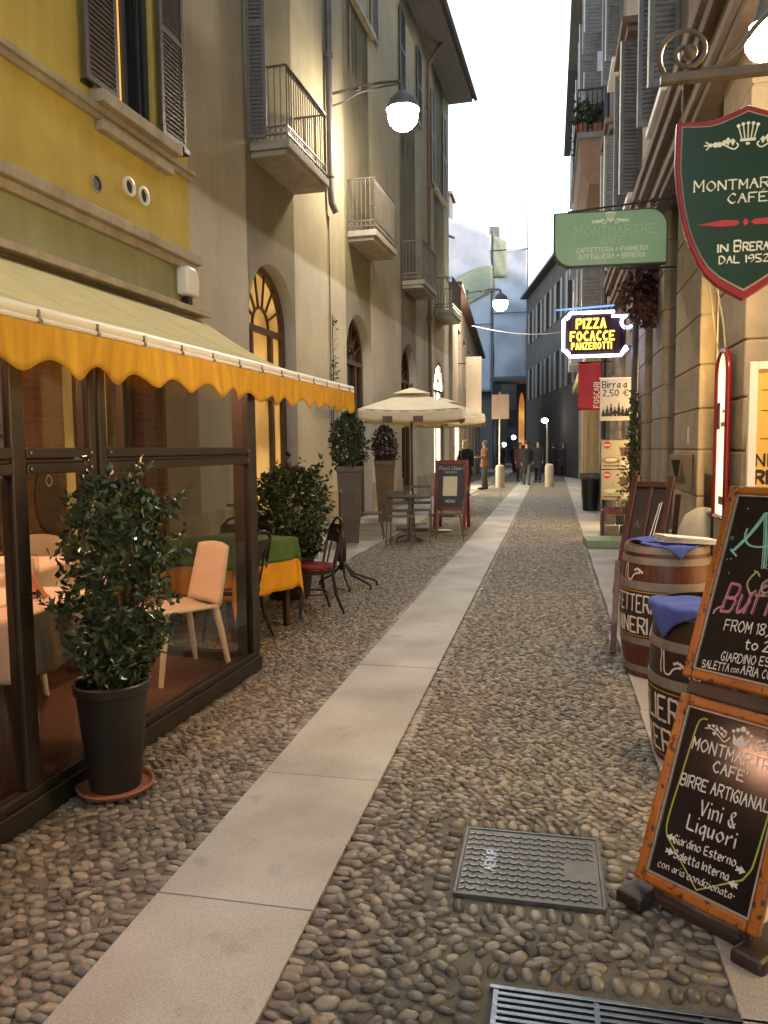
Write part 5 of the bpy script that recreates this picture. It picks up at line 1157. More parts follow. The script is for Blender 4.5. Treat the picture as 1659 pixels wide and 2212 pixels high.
# loose cables on the wall
t = thing('wall_cable', 'pair of slack cream cables drooping down the right-hand wall beside the shield', 'cable', (1.28, 6.5, 2.2)); b = B()
b.tube(smooth2([(-.05, .6, 1.75), (-.06, .45, 1.2), (-.03, .1, .7), (.0, -.15, .3), (.02, -.2, 0)], 8), .007, 5); b.tube(smooth2([(-.03, .6, 1.75), (-.04, .5, 1.15), (-.02, .25, .6), (.0, .1, .2), (.02, .0, 0)], 8), .006, 5); part('strand', b, mat('cream_cable', (.55, .45, .26), (.5, .4, .22), sc=4, rough=.5), t, smooth=True)
# ------------------------------------------------------------------ barrels
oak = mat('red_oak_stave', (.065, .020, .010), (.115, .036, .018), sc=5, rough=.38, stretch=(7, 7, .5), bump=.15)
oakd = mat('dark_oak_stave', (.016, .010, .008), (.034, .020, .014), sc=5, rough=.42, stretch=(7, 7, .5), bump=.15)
hoop = mat('galvanised_hoop', (.17, .16, .145), (.27, .255, .23), sc=9, rough=.5, metal=.3)
labelb = mat('black_label', (.012, .012, .010), (.022, .020, .016), sc=5, rough=.5); ochl = mat('ochre_line', (.50, .30, .05), (.42, .24, .04), sc=6, rough=.6)
blue = mat('blue_napkin', (.062, .10, .38), (.05, .08, .30), sc=7, rough=.9, bump=.2, bsc=120)
def barrel(x, y, rt, rb, H, m, hoops, label):
    t = thing('barrel', label, 'barrel', (x, y, .024), 0, 'wine barrels used as tables')
    def rad(z): u = 2 * z / H - 1; return rb - (rb - rt) * abs(u) ** 1.9
    b = B(); b.lathe([(rad(H * i / 24), H * i / 24) for i in range(25)] + [(rt - .02, H), (rt - .022, H - .03)], 48, cap=False); b.lathe([(0, 0), (rt, 0)], 48, cap=False); part('staves', b, m, t, smooth=True)
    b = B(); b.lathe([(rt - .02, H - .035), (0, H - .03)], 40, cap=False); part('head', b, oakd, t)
    b = B()
    for z0, z1 in hoops: b = B(); b.lathe([(rad(z0) - .004, z0), (rad(z0) + .004, z0 + .001), (rad((z0 + z1) / 2) + .0045, (z0 + z1) / 2), (rad(z1) + .004, z1 - .001), (rad(z1) - .004, z1)], 56, cap=False); part('hoop', b, hoop, t, smooth=True)
    return t, rad
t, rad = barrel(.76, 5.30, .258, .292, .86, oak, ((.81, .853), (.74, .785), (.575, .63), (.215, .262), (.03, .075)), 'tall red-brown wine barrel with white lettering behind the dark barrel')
def onb(rad, a0): return lambda x, y, o: ((rad(y) + .0015 + o) * math.cos(a0 + x / .29), (rad(y) + .0015 + o) * math.sin(a0 + x / .29), y)
a0 = R(-101)
def sheet(b, fn, x0, x1, z0, z1, off): b.grid(lambda u, v: fn(x0 + (x1 - x0) * u, z0 + (z1 - z0) * v, off), 24, 8)
f1 = onb(rad, a0); b = B(); sheet(b, f1, -.56, .0, .27, .57, 0); part('label', b, labelb, t, smooth='all')
b = B(); b.ribbon([(-.555, .562), *[(-.55 + .05 * i, .564) for i in range(12)]], .006, f1, .0012); b.ribbon([(-.004, .562), (-.004, .46), (-.004, .36), (-.004, .277)], .005, f1, .0014); b.ribbon([(-.55 + .05 * i, .276) for i in range(12)], .005, f1, .0013); part('label_border', b, ochl, t)
b = B(); f1b = lambda x, y, o: f1(x, y, o + .001); fitl(b, 'CAFFETTERIA', f1b, -.53, -.02, .435, .105, .0175, pen=.5, serif=.4); fitl(b, 'PANINERIA', f1b, -.50, -.03, .295, .10, .0175, pen=.5, serif=.4)
def scroll(b, fn, x, z, k):
    b.ribbon(smooth2([(x - .11 * k, z + .09 * k), (x - .10 * k, z + .02 * k), (x - .09 * k, z - .05 * k), (x - .05 * k, z - .06 * k), (x - .02 * k, z - .02 * k), (x + .02 * k, z + .0 * k)]), .012 * k, fn, nextoff())
    for dx, dz in ((.03, .0), (.045, .015), (.03, .025), (.01, .03), (-.01, .02), (.06, .005)): dot(b, x + dx * k, z + dz * k, .011 * k, fn, 8)
    b.ribbon(smooth2([(x - .14 * k, z + .1 * k), (x - .125 * k, z + .06 * k), (x - .13 * k, z), (x - .12 * k, z - .06 * k)]), .009 * k, fn, nextoff())
scroll(b, f1b, -.19, .685, .8); part('lettering', b, chalkw, t)
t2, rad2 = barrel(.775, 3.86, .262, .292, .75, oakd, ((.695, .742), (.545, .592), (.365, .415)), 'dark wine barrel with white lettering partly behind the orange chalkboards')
f2 = onb(rad2, R(-106)); b = B(); sheet(b, f2, -.76, .10, .02, .352, 0); part('label', b, labelb, t2, smooth='all')
b = B(); b.ribbon([(-.75 + .05 * i, .346) for i in range(17)], .005, f2, .0012); b.ribbon([(-.75 + .05 * i, .027) for i in range(17)], .005, f2, .0012); part('label_border', b, ochl, t2)
b = B(); f2b = lambda x, y, o: f2(x, y, o + .001); fitl(b, 'BOTTIGLIERIA', f2b, -.73, -.03, .205, .115, .019, pen=.5, serif=.4); fitl(b, 'BIRRERIA', f2b, -.58, -.06, .05, .11, .019, pen=.5, serif=.4); scroll(b, f2b, -.14, .48, .7); scroll(b, f2b, .0, .475, .6); part('lettering', b, chalkw, t2)
def napkin(b, R0, top, cx, cy, s, rot, rnd):
    cr, sr = math.cos(rot), math.sin(rot); ph = rnd.uniform(0, 6)
    def fn(u, v):
        x, y = (u - .5) * s, (v - .5) * s; x, y = cx + x * cr - y * sr, cy + x * sr + y * cr; r = math.hypot(x, y)
        wv = .008 * math.sin(x * 30 + ph) + .006 * math.sin(y * 34)
        if r <= R0: return (x, y, top + .008 + wv * .6)
        q = r - R0; return (x / r * (R0 + .014 + .1 * q * .4 + abs(wv)), y / r * (R0 + .014 + .04 * q + abs(wv)), top + .006 - q)
    b.grid(fn, 24, 24)
rn = random.Random(1)
for (x, y, top, cx, cy, s, rot, lb) in ((.76, 5.30, .884, .02, -.14, .30, R(53), 'blue napkin folded over the rim of the red-brown barrel'), (.76, 5.3, .884, -.07, .09, .24, .3, 'second blue napkin heaped under the papers on the red-brown barrel'), (.775, 3.86, .774, -.17, -.10, .33, R(75.5), 'blue napkin hanging over the edge of the dark barrel')):
    b = B(); napkin(b, .272, 0, cx, cy, s, rot, rn); o = part('napkin', b, blue, None, smooth='all', solid=.003); o.location = (x, y, top); tag(o, lb, 'napkin', 'blue napkins')
whpap = mat('white_paper', (.80, .78, .74), (.74, .72, .68), sc=5, rough=.7)
t = thing('menu_stack', 'fanned stack of white menus lying on top of the red-brown barrel', 'menus', (.88, 5.20, .890), R(8))
for i in range(5): b = B(Matrix.Rotation(i * .03, 4, 'Z') @ Matrix.Translation((0, 0, .012 + i * .007)) @ Matrix.Rotation(.05 + i * .012, 4, 'Y')); b.box(-.19, .17, -.10, .10, 0, .0035); part('menu_sheet', b, whpap, t)

# ------------------------------------------------------------------ orange chalkboard stand, front right
orangew = mat('orange_worn_frame', (.44, .15, .022), (.29, .08, .012), sc=6, rough=.36, det=9, bump=.12, bsc=60, dist=.002, speck=((.07, .02, .008), 42, .585)); darkw = mat('black_brown_wood', (.022, .014, .012), (.045, .03, .026), sc=6, rough=.42, bump=.15)
board = mat('blackboard_paint', (.014, .010, .010), (.024, .018, .017), sc=4, rough=.13, spec=.3)
yg = mat('yellow_green_chalk', (.42, .46, .06), (.32, .36, .05), sc=40, rough=1); teal = mat('teal_chalk', (.36, .62, .52), (.24, .48, .40), sc=50, rough=1); pink = mat('pink_chalk', (.58, .24, .33), (.42, .15, .23), sc=50, rough=1); ych = mat('lemon_chalk', (.46, .44, .20), (.36, .34, .13), sc=50, rough=1)
P0 = Vector((.294, 2.572, .08)); dv = Vector((.757, -.654, 0)).normalized(); nv = Vector((.654, .757, 0)).normalized(); uv = (nv * math.sin(R(24)) + Vector((0, 0, 1)) * math.cos(R(24))); wv_ = dv.cross(uv)
BM = Matrix(((dv.x, uv.x, wv_.x, P0.x), (dv.y, uv.y, wv_.y, P0.y), (dv.z, uv.z, wv_.z, P0.z), (0, 0, 0, 1)))
GM2 = Matrix(((dv.x, nv.x, 0, P0.x), (dv.y, nv.y, 0, P0.y), (0, 0, 1, 0), (0, 0, 0, 1)))
CS = thing('chalkboard_stand', 'two orange framed chalkboards, one above the other, leaning on a dark wooden stand', 'chalkboard stand', (0, 0, 0))
b = B(GM2); 
for x in (-.035, .36): b.box(x, x + .10, -.07, .62, .0, .055)
b.box(.06, .36, .0, .05, .015, .06); part('foot', b, darkw, CS, bevel=.014)
b = B(BM)
for x in (.05, .34): b.box(x, x + .045, -.07, 1.36, -.055, -.022)
b.box(-.0, .44, .640, .688, -.05, -.012); part('post', b, darkw, CS, bevel=.004)
b = B(GM2)
for x in (.05, .34): b.bar((x + .022, .6, .05), (x + .022, .48, 1.1), .035)
part('rear_leg', b, darkw, CS)
def chalk(y0, y1, x0, x1, fw, nm):
    b = B(BM)
    b.box(x0, x0 + fw, y0, y1, -.02, .012); b.box(x1 - fw, x1, y0, y1, -.02, .012); b.box(x0 + fw, x1 - fw, y0, y0 + fw, -.02, .0115); b.box(x0 + fw, x1 - fw, y1 - fw, y1, -.02, .0115)
    f = part('frame', b, orangew, CS, bevel=.009, smooth=True, label=nm)
    b = B(BM); q = fw; c_ = .0055
    for bx in ((x0 + q, x0 + q + c_, y0 + q, y1 - q), (x1 - q - c_, x1 - q, y0 + q, y1 - q), (x0 + q + c_, x1 - q - c_, y0 + q, y0 + q + c_), (x0 + q + c_, x1 - q - c_, y1 - q - c_, y1 - q)): b.box(*bx, -.012, .006)
    part('inner_bead', b, gold, f)
    b = B(BM); b.box(x0 + .01, x1 - .01, y0 + .01, y1 - .01, -.014, -.003); part('blackboard', b, board, f)
    return f
fbd = lambda x, y, o: tuple(BM @ Vector((x, y, -.0025 + o)))
lf = chalk(0, .635, -.006, .412, .036, 'lower orange chalkboard with crown and drinks list'); uf = chalk(.692, 1.412, -.02, .440, .034, 'upper orange chalkboard with buffet hours')
b = B()
fitl(b, 'MONTMARTRE', fbd, .076, .362, .464, .038, .0054); fitl(b, "CAFE'", fbd, .162, .272, .414, .033, .0052); fitl(b, 'BIRRE ARTIGIANALI', fbd, .066, .366, .338, .036, .0056, y1=.350, jit=.08)
fitl(b, 'Vini &', fbd, .153, .272, .268, .046, .0076, pen=.7, gap=2, serif=.4); fitl(b, 'Liquori', fbd, .124, .285, .213, .043, .0076, pen=.7, gap=2, serif=.4)
fitl(b, 'Giardino Esterno', fbd, .090, .300, .153, .026, .0052, y1=.163, pen=.7); fitl(b, 'Saletta Interna', fbd, .105, .288, .110, .026, .0052, y1=.114, pen=.7); fitl(b, 'con aria condizionata-', fbd, .060, .320, .064, .022, .0036, y1=.070, pen=.7)
for sg, x, y in ((-1, .082, .166), (1, .318, .160), (1, .088, .122), (-1, .306, .112)): poly(b, [(x + sg * .016, y), (x - sg * .002, y - .013), (x - sg * .002, y - .005), (x - sg * .016, y - .008), (x - sg * .012, y), (x - sg * .016, y + .008), (x - sg * .002, y + .005), (x - sg * .002, y + .013)][::sg], fbd)
cx, cy = .228, .530
poly(b, [(cx - .028, cy + .02), (cx - .024, cy - .012), (cx, cy - .018), (cx + .024, cy - .012), (cx + .028, cy + .02), (cx + .014, cy + .004), (cx, cy + .024), (cx - .014, cy + .004)][::1], fbd)
for dx, dy, r in ((-.03, .028, .0055), (-.016, .035, .007), (0, .042, .009), (.016, .035, .007), (.03, .028, .0055)): dot(b, cx + dx, cy + dy, r, fbd, 12)
for sg in (-1, 1):
    X = lambda q: cx + sg * q
    b.ribbon(smooth2([(X(.036), cy + .005), (X(.05), cy - .014), (X(.07), cy - .004), (X(.10), cy + .014), (X(.125), cy + .010)]), .004, fbd, nextoff()); b.ribbon(smooth2([(X(.05), cy + .02), (X(.055), cy + .0), (X(.075), cy + .012), (X(.09), cy + .03)]), .0035, fbd, nextoff())
    for q, z in ((.058, .018), (.07, .024), (.084, .016), (.098, .024), (.112, .02), (.064, .006), (.09, .0)): poly(b, [(X(q - .007), cy + z), (X(q), cy + z - .005), (X(q + .008), cy + z + .003), (X(q), cy + z + .006)][::sg], fbd)
part('lettering', b, chalkw, lf)
b = B(); P = smooth2([(.105, .570), (.086, .566), (.074, .535), (.064, .38), (.055, .215), (.066, .165)]) + [(.202, .048)] + [(.33, .135)] + smooth2([(.345, .165), (.352, .2), (.362, .357), (.372, .53), (.36, .562)]); b.ribbon(P, .0055, lambda x, y, o: fbd(x, y, o - .00006 + .0), .00002); part('border_line', b, yg, lf)
b = B(); 
def outl(pts, w): 
    for s in (-1, 1):
        q = [(x + s * w, y + s * w * .25) for x, y in pts]; b.ribbon(q, .0032, fbd, nextoff())
    b.ribbon(pts, w * .9, fbd, nextoff())
outl(smooth2([(.045, 1.165), (.08, 1.215), (.11, 1.27), (.130, 1.318)]), .006); outl(smooth2([(.130, 1.318), (.145, 1.25), (.158, 1.18), (.168, 1.115)]), .007); b.ribbon(smooth2([(.078, 1.255), (.076, 1.225), (.095, 1.196), (.135, 1.19), (.19, 1.205)]), .007, fbd, nextoff()); b.ribbon([(.036, 1.172), (.064, 1.148)], .007, fbd, nextoff())
rs = random.Random(6)
for i in range(60):
    x, y = rs.uniform(.03, .38), rs.choice([rs.uniform(1.08, 1.2), rs.uniform(1.2, 1.36)])
    if abs(x - .11) < .06 and 1.12 < y < 1.32: continue
    if rs.random() < .3: r = rs.uniform(.005, .009); b.ribbon([(x + r * math.cos(a * .63), y + r * math.sin(a * .63)) for a in range(10)], .0018, fbd, nextoff(), closed=True)
    else: dot(b, x, y, rs.uniform(.0015, .0032), fbd, 6)
part('teal_drawing', b, teal, uf)
b = B(); fitl(b, 'Con', fbd, .124, .25, 1.022, .074, .0065, y1=1.035); fitl(b, 'Con', lambda x, y, o: fbd(x + .005, y - .004, o), .12, .255, 1.018, .08, .002, y1=1.03); part('yellow_lettering', b, ych, uf)
b = B(); fitl(b, 'Buffet', fbd, .055, .315, .945, .10, .010, y1=.962, slant=.22, serif=.3); fitl(b, 'Buffet', lambda x, y, o: fbd(x + .006, y - .002, o), .055, .315, .945, .10, .0025, y1=.962, slant=.22); b.ribbon(smooth2([(.066, .962), (.05, .958), (.036, .945), (.032, .93)]), .007, fbd, nextoff()); part('pink_lettering', b, pink, uf)
b = B(); fitl(b, 'FROM 18,00', fbd, .083, .285, .881, .037, .005, y1=.892); fitl(b, 'to 24', fbd, .170, .275, .831, .033, .005, y1=.838); fitl(b, 'GIARDINO ESTERNO', fbd, .098, .352, .775, .029, .0040, y1=.798, jit=.1); fitl(b, 'SALETTA', fbd, .038, .134, .739, .026, .0040, y1=.742, jit=.1); fitl(b, 'con', fbd, .142, .168, .745, .02, .0028, y1=.746); fitl(b, 'ARIA', fbd, .175, .233, .747, .028, .0040); fitl(b, 'CONDIZIONATA', fbd, .246, .402, .748, .027, .0040, y1=.756); part('lettering', b, chalkw, uf)

# red-brown wooden easel behind the barrels
t = thing('wooden_easel', 'red-brown wooden easel with a slanted dark panel standing behind the red-brown barrel', 'easel', (0, 0, 0))
E0 = Vector((.495, 6.22, .36)); ed = Vector((.86, -.51, 0)).normalized(); en = Vector((.51, .86, 0)).normalized(); eu = (en * math.sin(R(20)) + Vector((0, 0, 1)) * math.cos(R(20))); ew = ed.cross(eu)
EM = Matrix(((ed.x, eu.x, ew.x, E0.x), (ed.y, eu.y, ew.y, E0.y), (ed.z, eu.z, ew.z, E0.z), (0, 0, 0, 1)))
b = B(EM); W = .345
for x0, x1, y0, y1 in ((0, .05, 0, .96), (W - .05, W, 0, .96), (.05, W - .05, .88, .93), (.05, W - .05, .04, .09), (.155, .19, .09, .88)): b.box(x0, x1, y0, y1, -.025, .02)
b.box(.0, .05, .96, .985, -.02, .015); b.box(W - .05, W, .96, .985, -.02, .015); part('frame', b, woodr, t, bevel=.006)
b = B(EM); b.box(.05, W - .05, .09, .88, -.014, -.004); part('panel', b, slate, t)
b = B(EM); fe2 = lambda x, y, o: tuple(EM @ Vector((x, y, -.0035 + o))); fitl(b, 'Ai', fe2, .06, .13, .52, .10, .008, slant=.2); b.v = b.v; b2 = B(); fitl(b2, 'Ai', fe2, .075, .12, .55, .06, .005, slant=.2); part('lettering', b2, shutg, t)
for i, (p, q) in enumerate((((.53, 6.2, .62), (.455, 5.66, .024)), ((.82, 6.02, .62), (.75, 5.72, .024)), ((.72, 6.5, 1.15), (.66, 6.95, .024)), ((.98, 6.3, 1.15), (.98, 6.8, .024)))): b = B(); b.bar(p, q, .042, .03); part('leg', b, woodr, t, bevel=.004)
b = B(); b.tube([tuple(EM @ Vector((.27, .75, .03))), tuple(EM @ Vector((.22, .3, .05)))], .004, 5); b.tube([tuple(EM @ Vector((.285, .76, .03))), tuple(EM @ Vector((.25, .3, .05)))], .004, 5); part('cord', b, whitep, t)

# ------------------------------------------------------------------ street lamps
def bracket_lamp(px, py_, pz, gx, gz, lb, r=.27, k=None):
    t = thing('street_lamp', lb, 'street lamp', (px, py_, pz), 0, 'bracket street lamps'); L = gx - px; dz = gz - pz
    b = B(); b.tube([(0, 0, 0), (L * .35, 0, .06), (L * .7, 0, .11), (L * .95, 0, .10), (L, 0, .05)], .026, 8); b.tube([(0, 0, -.22), (L * .2, 0, -.16), (L * .42, 0, -.02), (L * .75, 0, .04), (L * .95, 0, .05)], .018, 8)
    b.cbox((.0, 0, -.08), (.05, .12, .4)); b.tube([(L * .42, 0, .0), (L * .42, 0, .07)], .05, 10); part('bracket', b, pipem, t, smooth=True)
    b = B(); b.lathe([(.02, dz + .55), (.05, dz + .42), (.14, dz + .36), (.24, dz + .27), (.305, dz + .09), (.298, dz + .09), (.23, dz + .25), (.12, dz + .33)], 20, Matrix.Translation((L, 0, 0)), cap=False); b.tube([(L, 0, dz + .4), (L, 0, .06)], .02, 8); part('cap', b, pipem, t, smooth=True)
    b = B(); b.ball((L, 0, dz), r, 24, 16); part('globe', b, k or lampm, t, smooth=True)
bracket_lamp(-4.02, 14.05, 8.0, -2.63, 7.50, 'glowing globe street lamp on an iron bracket beside the drainpipe of the balcony house')
bracket_lamp(-3.10, 29.5, 7.35, -1.86, 6.90, 'farther glowing globe street lamp on a bracket at the corner of the low beige house')
t = thing('post_lamp', 'distant lit lamp on a short post behind the stone bollard', 'street lamp', (-.14, 40.0, .0)); b = B(); b.tube([(0, 0, 0), (0, 0, 2.45), (-.03, 0, 2.72), (-.10, 0, 2.86)], [.07, .05, .04, .04], 10); part('post', b, mat('pale_post', (.5, .46, .36), (.42, .38, .3), sc=4, rough=.4), t, smooth=True); b = B(); b.ball((-.13, 0, 2.88), (.16, .16, .12), 14, 10); part('globe', b, glow('post_lamp_glow', (1, .9, .75), 26 * LK), t, smooth=True)
for i, (x, y, z, r) in enumerate(((-3.35, 58, 1.75, .16), (-2.75, 60, 2.3, .16))):
    t = thing('distant_lamp', ['small white lamp low in the dark passage, left of two', 'small white lamp higher in the dark passage, right of two'][i], 'lamp', (x, y, 0)); b = B(); b.ball((0, 0, z), r, 12, 8); part('globe', b, glow('far_glow%d' % i if False else 'far_glow', (.85, .95, 1), 14 * LK), t); b = B(); b.tube([(0, 0, 0), (0, 0, z - r)], .04, 8); part('post', b, black, t)
t = thing('overhead_cable', 'thin cable strung across the street beyond the farther lamp', 'cable', (-3.0, 30.2, 6.25)); b = B(); b.tube([(4.3 * i / 14, 3 * i / 14, .15 * i / 14 - .55 * math.sin(PI * i / 14) * .5) for i in range(15)], .018, 5); part('wire', b, mat('grey_cable', (.4, .4, .42), (.35, .35, .37), sc=3), t)

# ------------------------------------------------------------------ far houses
beige = paintwall('beige_plaster', (.42, .34, .25), (.34, .275, .2), (.46, .38, .29), (.38, .31, .235), 3.3)
H3 = thing('low_beige_house', 'low beige house with lit windows and a sloping dark gutter line, beyond the balcony house', 'building', (-3.36, 27.03, 0), R(92.6))
ops = [(1.2, 3.6, .7, 2.5), (4.6, 6.2, 0, 2.7), (7.5, 9.3, .7, 2.6), (11, 12.6, 0, 2.8), (14.5, 16, 0, 2.8), (18, 20, .6, 2.7)] + [(x, x + 1.5, 4.1, 6.1) for x in (2.6, 5.8, 9.0, 12.2, 15.4, 18.6)]
b = B(); wall(b, 0, 22, 0, 7.15, ops, depth=.3); b.box(0, 22, .9, 7, 0, 7.1); b.box(0, .02, 0, .9, 0, 7.15); b.box(0, 22, 0, .9, 7.1, 7.15); part('wall', b, beige, H3)
b = B(); b.box(-.1, 22.2, -.28, 7, 7.15, 7.27); part('roof', b, tile, H3); b = B(); b.tube([(-.1, -.3, 7.2), (22.2, -.3, 7.2)], .06, 8); part('gutter', b, pipem, H3)
for i, o in enumerate(ops):
    b = B(); a, c, z0, z1 = o
    for p, q in ((a, a + .08), ((a + c) / 2 - .04, (a + c) / 2 + .04), (c - .08, c)): yw = .02 if i == 0 else .15; b.box(p, q, yw, yw + .06, z0, z1)
    b.box(a + .08, c - .08, yw + .005, yw + .055, z1 - .08, z1); f = part('window', b, woodd, H3); q = B(); q.box(a, c, yw + .065, yw + .08, z0, z1); part('pane', q, shopglow if i in (0,) else (warmpane if i in (2,) else pane), f)
t = thing('sign_board', 'tall plain cream board standing out from the corner of the low beige house', 'sign', (-2.92, 30.1, 2.7), R(3)); b = B(); b.box(-.30, .30, -.03, .03, 0, 2.35); part('board', b, mat('cream_board', (.62, .52, .38), (.55, .45, .33), sc=3, rough=.7), t); b = B(); b.bar((-.3, 0, .2), (-.62, 0, .2), .04); b.bar((-.3, 0, 2.1), (-.62, 0, 2.1), .04); part('bracket', b, black, t)
tarp = mat('pale_blue_sheeting', (.20, .25, .33), (.25, .30, .38), sc=1.2, rough=.6, bump=.3, bsc=3, dist=.03, det=6); netm = mat('green_netting', (.13, .17, .145), (.18, .22, .18), sc=6, rough=.9); slateR = mat('slate_roof', (.07, .075, .085), (.11, .115, .13), sc=5, rough=.7)
WB = thing('wrapped_building', 'tall building wrapped in pale blue scaffold sheeting with a sagging green net', 'building', (-4.05, 55.0, 0))
b = B(); b.box(-9, -.1, 1.0, 12, 0, 14.0); b.prism([(-9, 14), (-.1, 14), (-.1, 15.8), (-4.0, 18.4), (-9, 18.4)], lambda x, y, d: (x, d, y), 1.0, 12); part('wall', b, slateR, WB)
def tp(u, v): x = -6 + 5.95 * u; top = 19.2 - 2.9 * u; z = 5.5 + (top - 5.5) * v; return (x, .45 - .35 * u + .06 * math.sin(u * 9 + v * 3) * math.sin(v * 9) + .02 * math.sin(v * 30 + u * 6), z)
b = B(); b.grid(tp, 30, 40); s1 = part('sheeting', b, tarp, WB, smooth='all', solid=.02)
def tp2(u, v): x = .12 + 2.3 * u; z = 6.45 + 8.75 * v; return (x, .05 + .10 * math.sin(v * 26 + u * 3) * math.sin(u * PI) + .06 * math.sin(v * 11 - u * 5), z)
b = B(); b.grid(tp2, 20, 60); s2 = part('sheeting', b, tarp, WB, smooth='all', solid=.02)
def nt_(u, v): x = -4.2 + 4.25 * u; sag = 2.3 * (1 - u) - 1.0 * math.sin(PI * u) * .7; z = 14.2 - sag - 1.7 * v * (1 + .4 * math.sin(PI * u)); return (x, .0 - .12 * math.sin(u * 8), z)
b = B(); b.grid(nt_, 24, 8); b.grid(lambda u, v: (.06 + .95 * u, -.05 + .04 * math.sin(u * 7 + v * 9), 13.4 + (16.3 - .5 * u - 13.4) * v), 8, 8); part('net', b, netm, WB, smooth='all', solid=.01)
b = B()
for x in (0.05, 2.45): b.tube([(x, .1, 0), (x, .1, 16.6 if x < 1 else 18.6)], .09 if x < 1 else .05, 8)
for z in (6.3, 10.9, 15.2): b.tube([(-.1, -.1, z), (2.5, -.1, z)], .035, 6)
for z in (10.2,): b.tube([(-5.8, .2, z), (0, -.1, z)], .03, 6)
for x in (-3.4,): b.tube([(x, .0 if x < 0 else -.1, 5.6), (x, .0 if x < 0 else -.1, 15.2)], .03, 6)
b.tube([(-4.6, -.2, 17.1), (-2.6, -.25, 16.2)], .09, 8); b.box(-.05, 2.5, -.1, 2.8, 6.2, 6.4); part('scaffold_pole', b, navy, WB)
b = B(); b.box(-.3, .4, 1.2, 2.4, 15, 17.2); part('chimney', b, slateR, WB); b = B(); b.box(-4.9, -3.2, 2.0, 4, 18, 19.9); b.box(-5.05, -3.0, 1.8, 4.2, 19.9, 20.1); part('dormer', b, slateR, WB)
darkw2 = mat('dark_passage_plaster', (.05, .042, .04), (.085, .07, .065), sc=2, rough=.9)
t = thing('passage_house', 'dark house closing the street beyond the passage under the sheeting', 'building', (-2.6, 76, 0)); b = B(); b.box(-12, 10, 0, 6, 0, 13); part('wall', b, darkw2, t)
b = B()
for x in (-1.5, .6, 2.4): b.box(x, x + 1.0, -.02, 0, 3.5, 5.2); b.box(x, x + 1.0, -.02, 0, .2, 2.5)
part('window', b, pane, t)
t = thing('passage_side_house', 'dark house on the right of the passage with a glowing amber strip for the light on its wall', 'building', (-1.5, 54.5, 0)); b = B(); b.box(-.0, 6, 0, 21, 0, 10); b.box(-1.15, -.01, 8, 9.2, 0, 7.0); part('wall', b, darkw2, t)
b = B(); b.prism([(x * .34 - .72, z) for x, z in ((-.7, 1.7), (.6, 1.7), (.6, 5.0), (.3, 5.7), (-.1, 5.9), (-.5, 5.5), (-.7, 4.8))], lambda x, y, d: (x, d, y), 7.96, 7.99); part('wall_glow_strip', b, glow('amber_wall_glow', (.9, .44, .09), .045, (.45, .16, .03), sc=1.2), t)  # amber light on the wall, made as a glowing panel
# right: grey-blue house with balcony and fluted columns, then the angled house
greyb = paintwall('grey_plaster', (.36, .32, .25), (.28, .25, .2), (.36, .36, .38), (.28, .28, .30), 4.6)
R2 = thing('tall_grey_house', 'tall grey house with open shutters, high balcony and fluted columns, right', 'building', (1.3, 0, 0), RZ)
W2 = [21.7, 25.4, 29.0, 32.6, 35.6]; ops = [(c - .5, c + .5, z, z + 2.1) for c in W2 for z in (4.9, 9.02, 12.1)] + [(19.6, 20.8, 0, 2.9), (26, 27.4, 0, 2.9), (30, 31.4, 0, 2.9)]
b = B(); wall(b, 18.402, 37, 0, 14.6, ops, out=1, depth=.25); b.box(18.402, 37, -8, -1, 0, 14.5); b.box(36.98, 37, -1, 0, 0, 14.6); b.box(18.402, 37, -1, 0, 14.55, 14.6); part('wall', b, greyb, R2)
for c in W2:
    for z in (4.9, 9.02, 12.1):
        b = B(); b.box(c - .5, c + .5, -.2, -.15, z, z + 2.1); f = part('window', b, pane, R2)
        for sx, e in ((c - .5, -1), (c + .5, 1)): M = Matrix.Translation((sx, .01, 0)) @ Matrix.Rotation(PI / 2 + e * R(-6), 4, 'Z'); b = B(M); slats(b, 0, .5, z, z + 2.1, 0, pitch=.09); sh = part('shutter', b, shutg, f); b = B(M); b.box(.5005, .515, -.02, .02, z, z + 2.1); part('edge', b, shedge, sh)  # edge strip again a painted-on sky highlight
b = B(); b.box(18.402, 28.6, -.2, .78, 14.6, 14.75); part('eave', b, soffit, R2); b = B(); b.prism([(.78, 14.75), (-8, 17.5), (-8, 14.75)], lambda x, y, d: (d, x, y), 18.402, 37.1); part('roof', b, slateR, R2)
b = B(); b.box(19.5, 24.0, 0, .72, 8.86, 9.0); bl = part('balcony', b, soffit, R2); b = B()
for i in range(41): yy = 19.52 + i * .11; b.tube([(yy, .70, 9.0), (yy, .70, 9.98)], .011, 5)
for i in range(7): b.tube([(19.52, .04 + i * .11, 9.0), (19.52, .04 + i * .11, 9.98)], .011, 5)
b.bar((19.52, 0, 9.98), (19.52, .70, 9.98), .035)
b.bar((19.5, .70, 9.98), (24, .70, 9.98), .035); b.bar((23.98, 0, 9.98), (23.98, .70, 9.98), .035); part('railing', b, black, bl)
orp = mat('orange_plaster', (.27, .165, .11), (.21, .135, .10), sc=3, rough=.9, bump=.3); b = B(); b.prism([(0, 7.75), (.42, 7.82), (.62, 8.2), (.68, 8.86), (0, 8.86)], lambda x, y, d: (d, x, y), 19.55, 23.95); part('bay_soffit', b, orp, R2)
flm = mat('fluted_ochre_stone', (.46, .35, .17), (.36, .27, .13), sc=4, rough=.8, bump=.2)
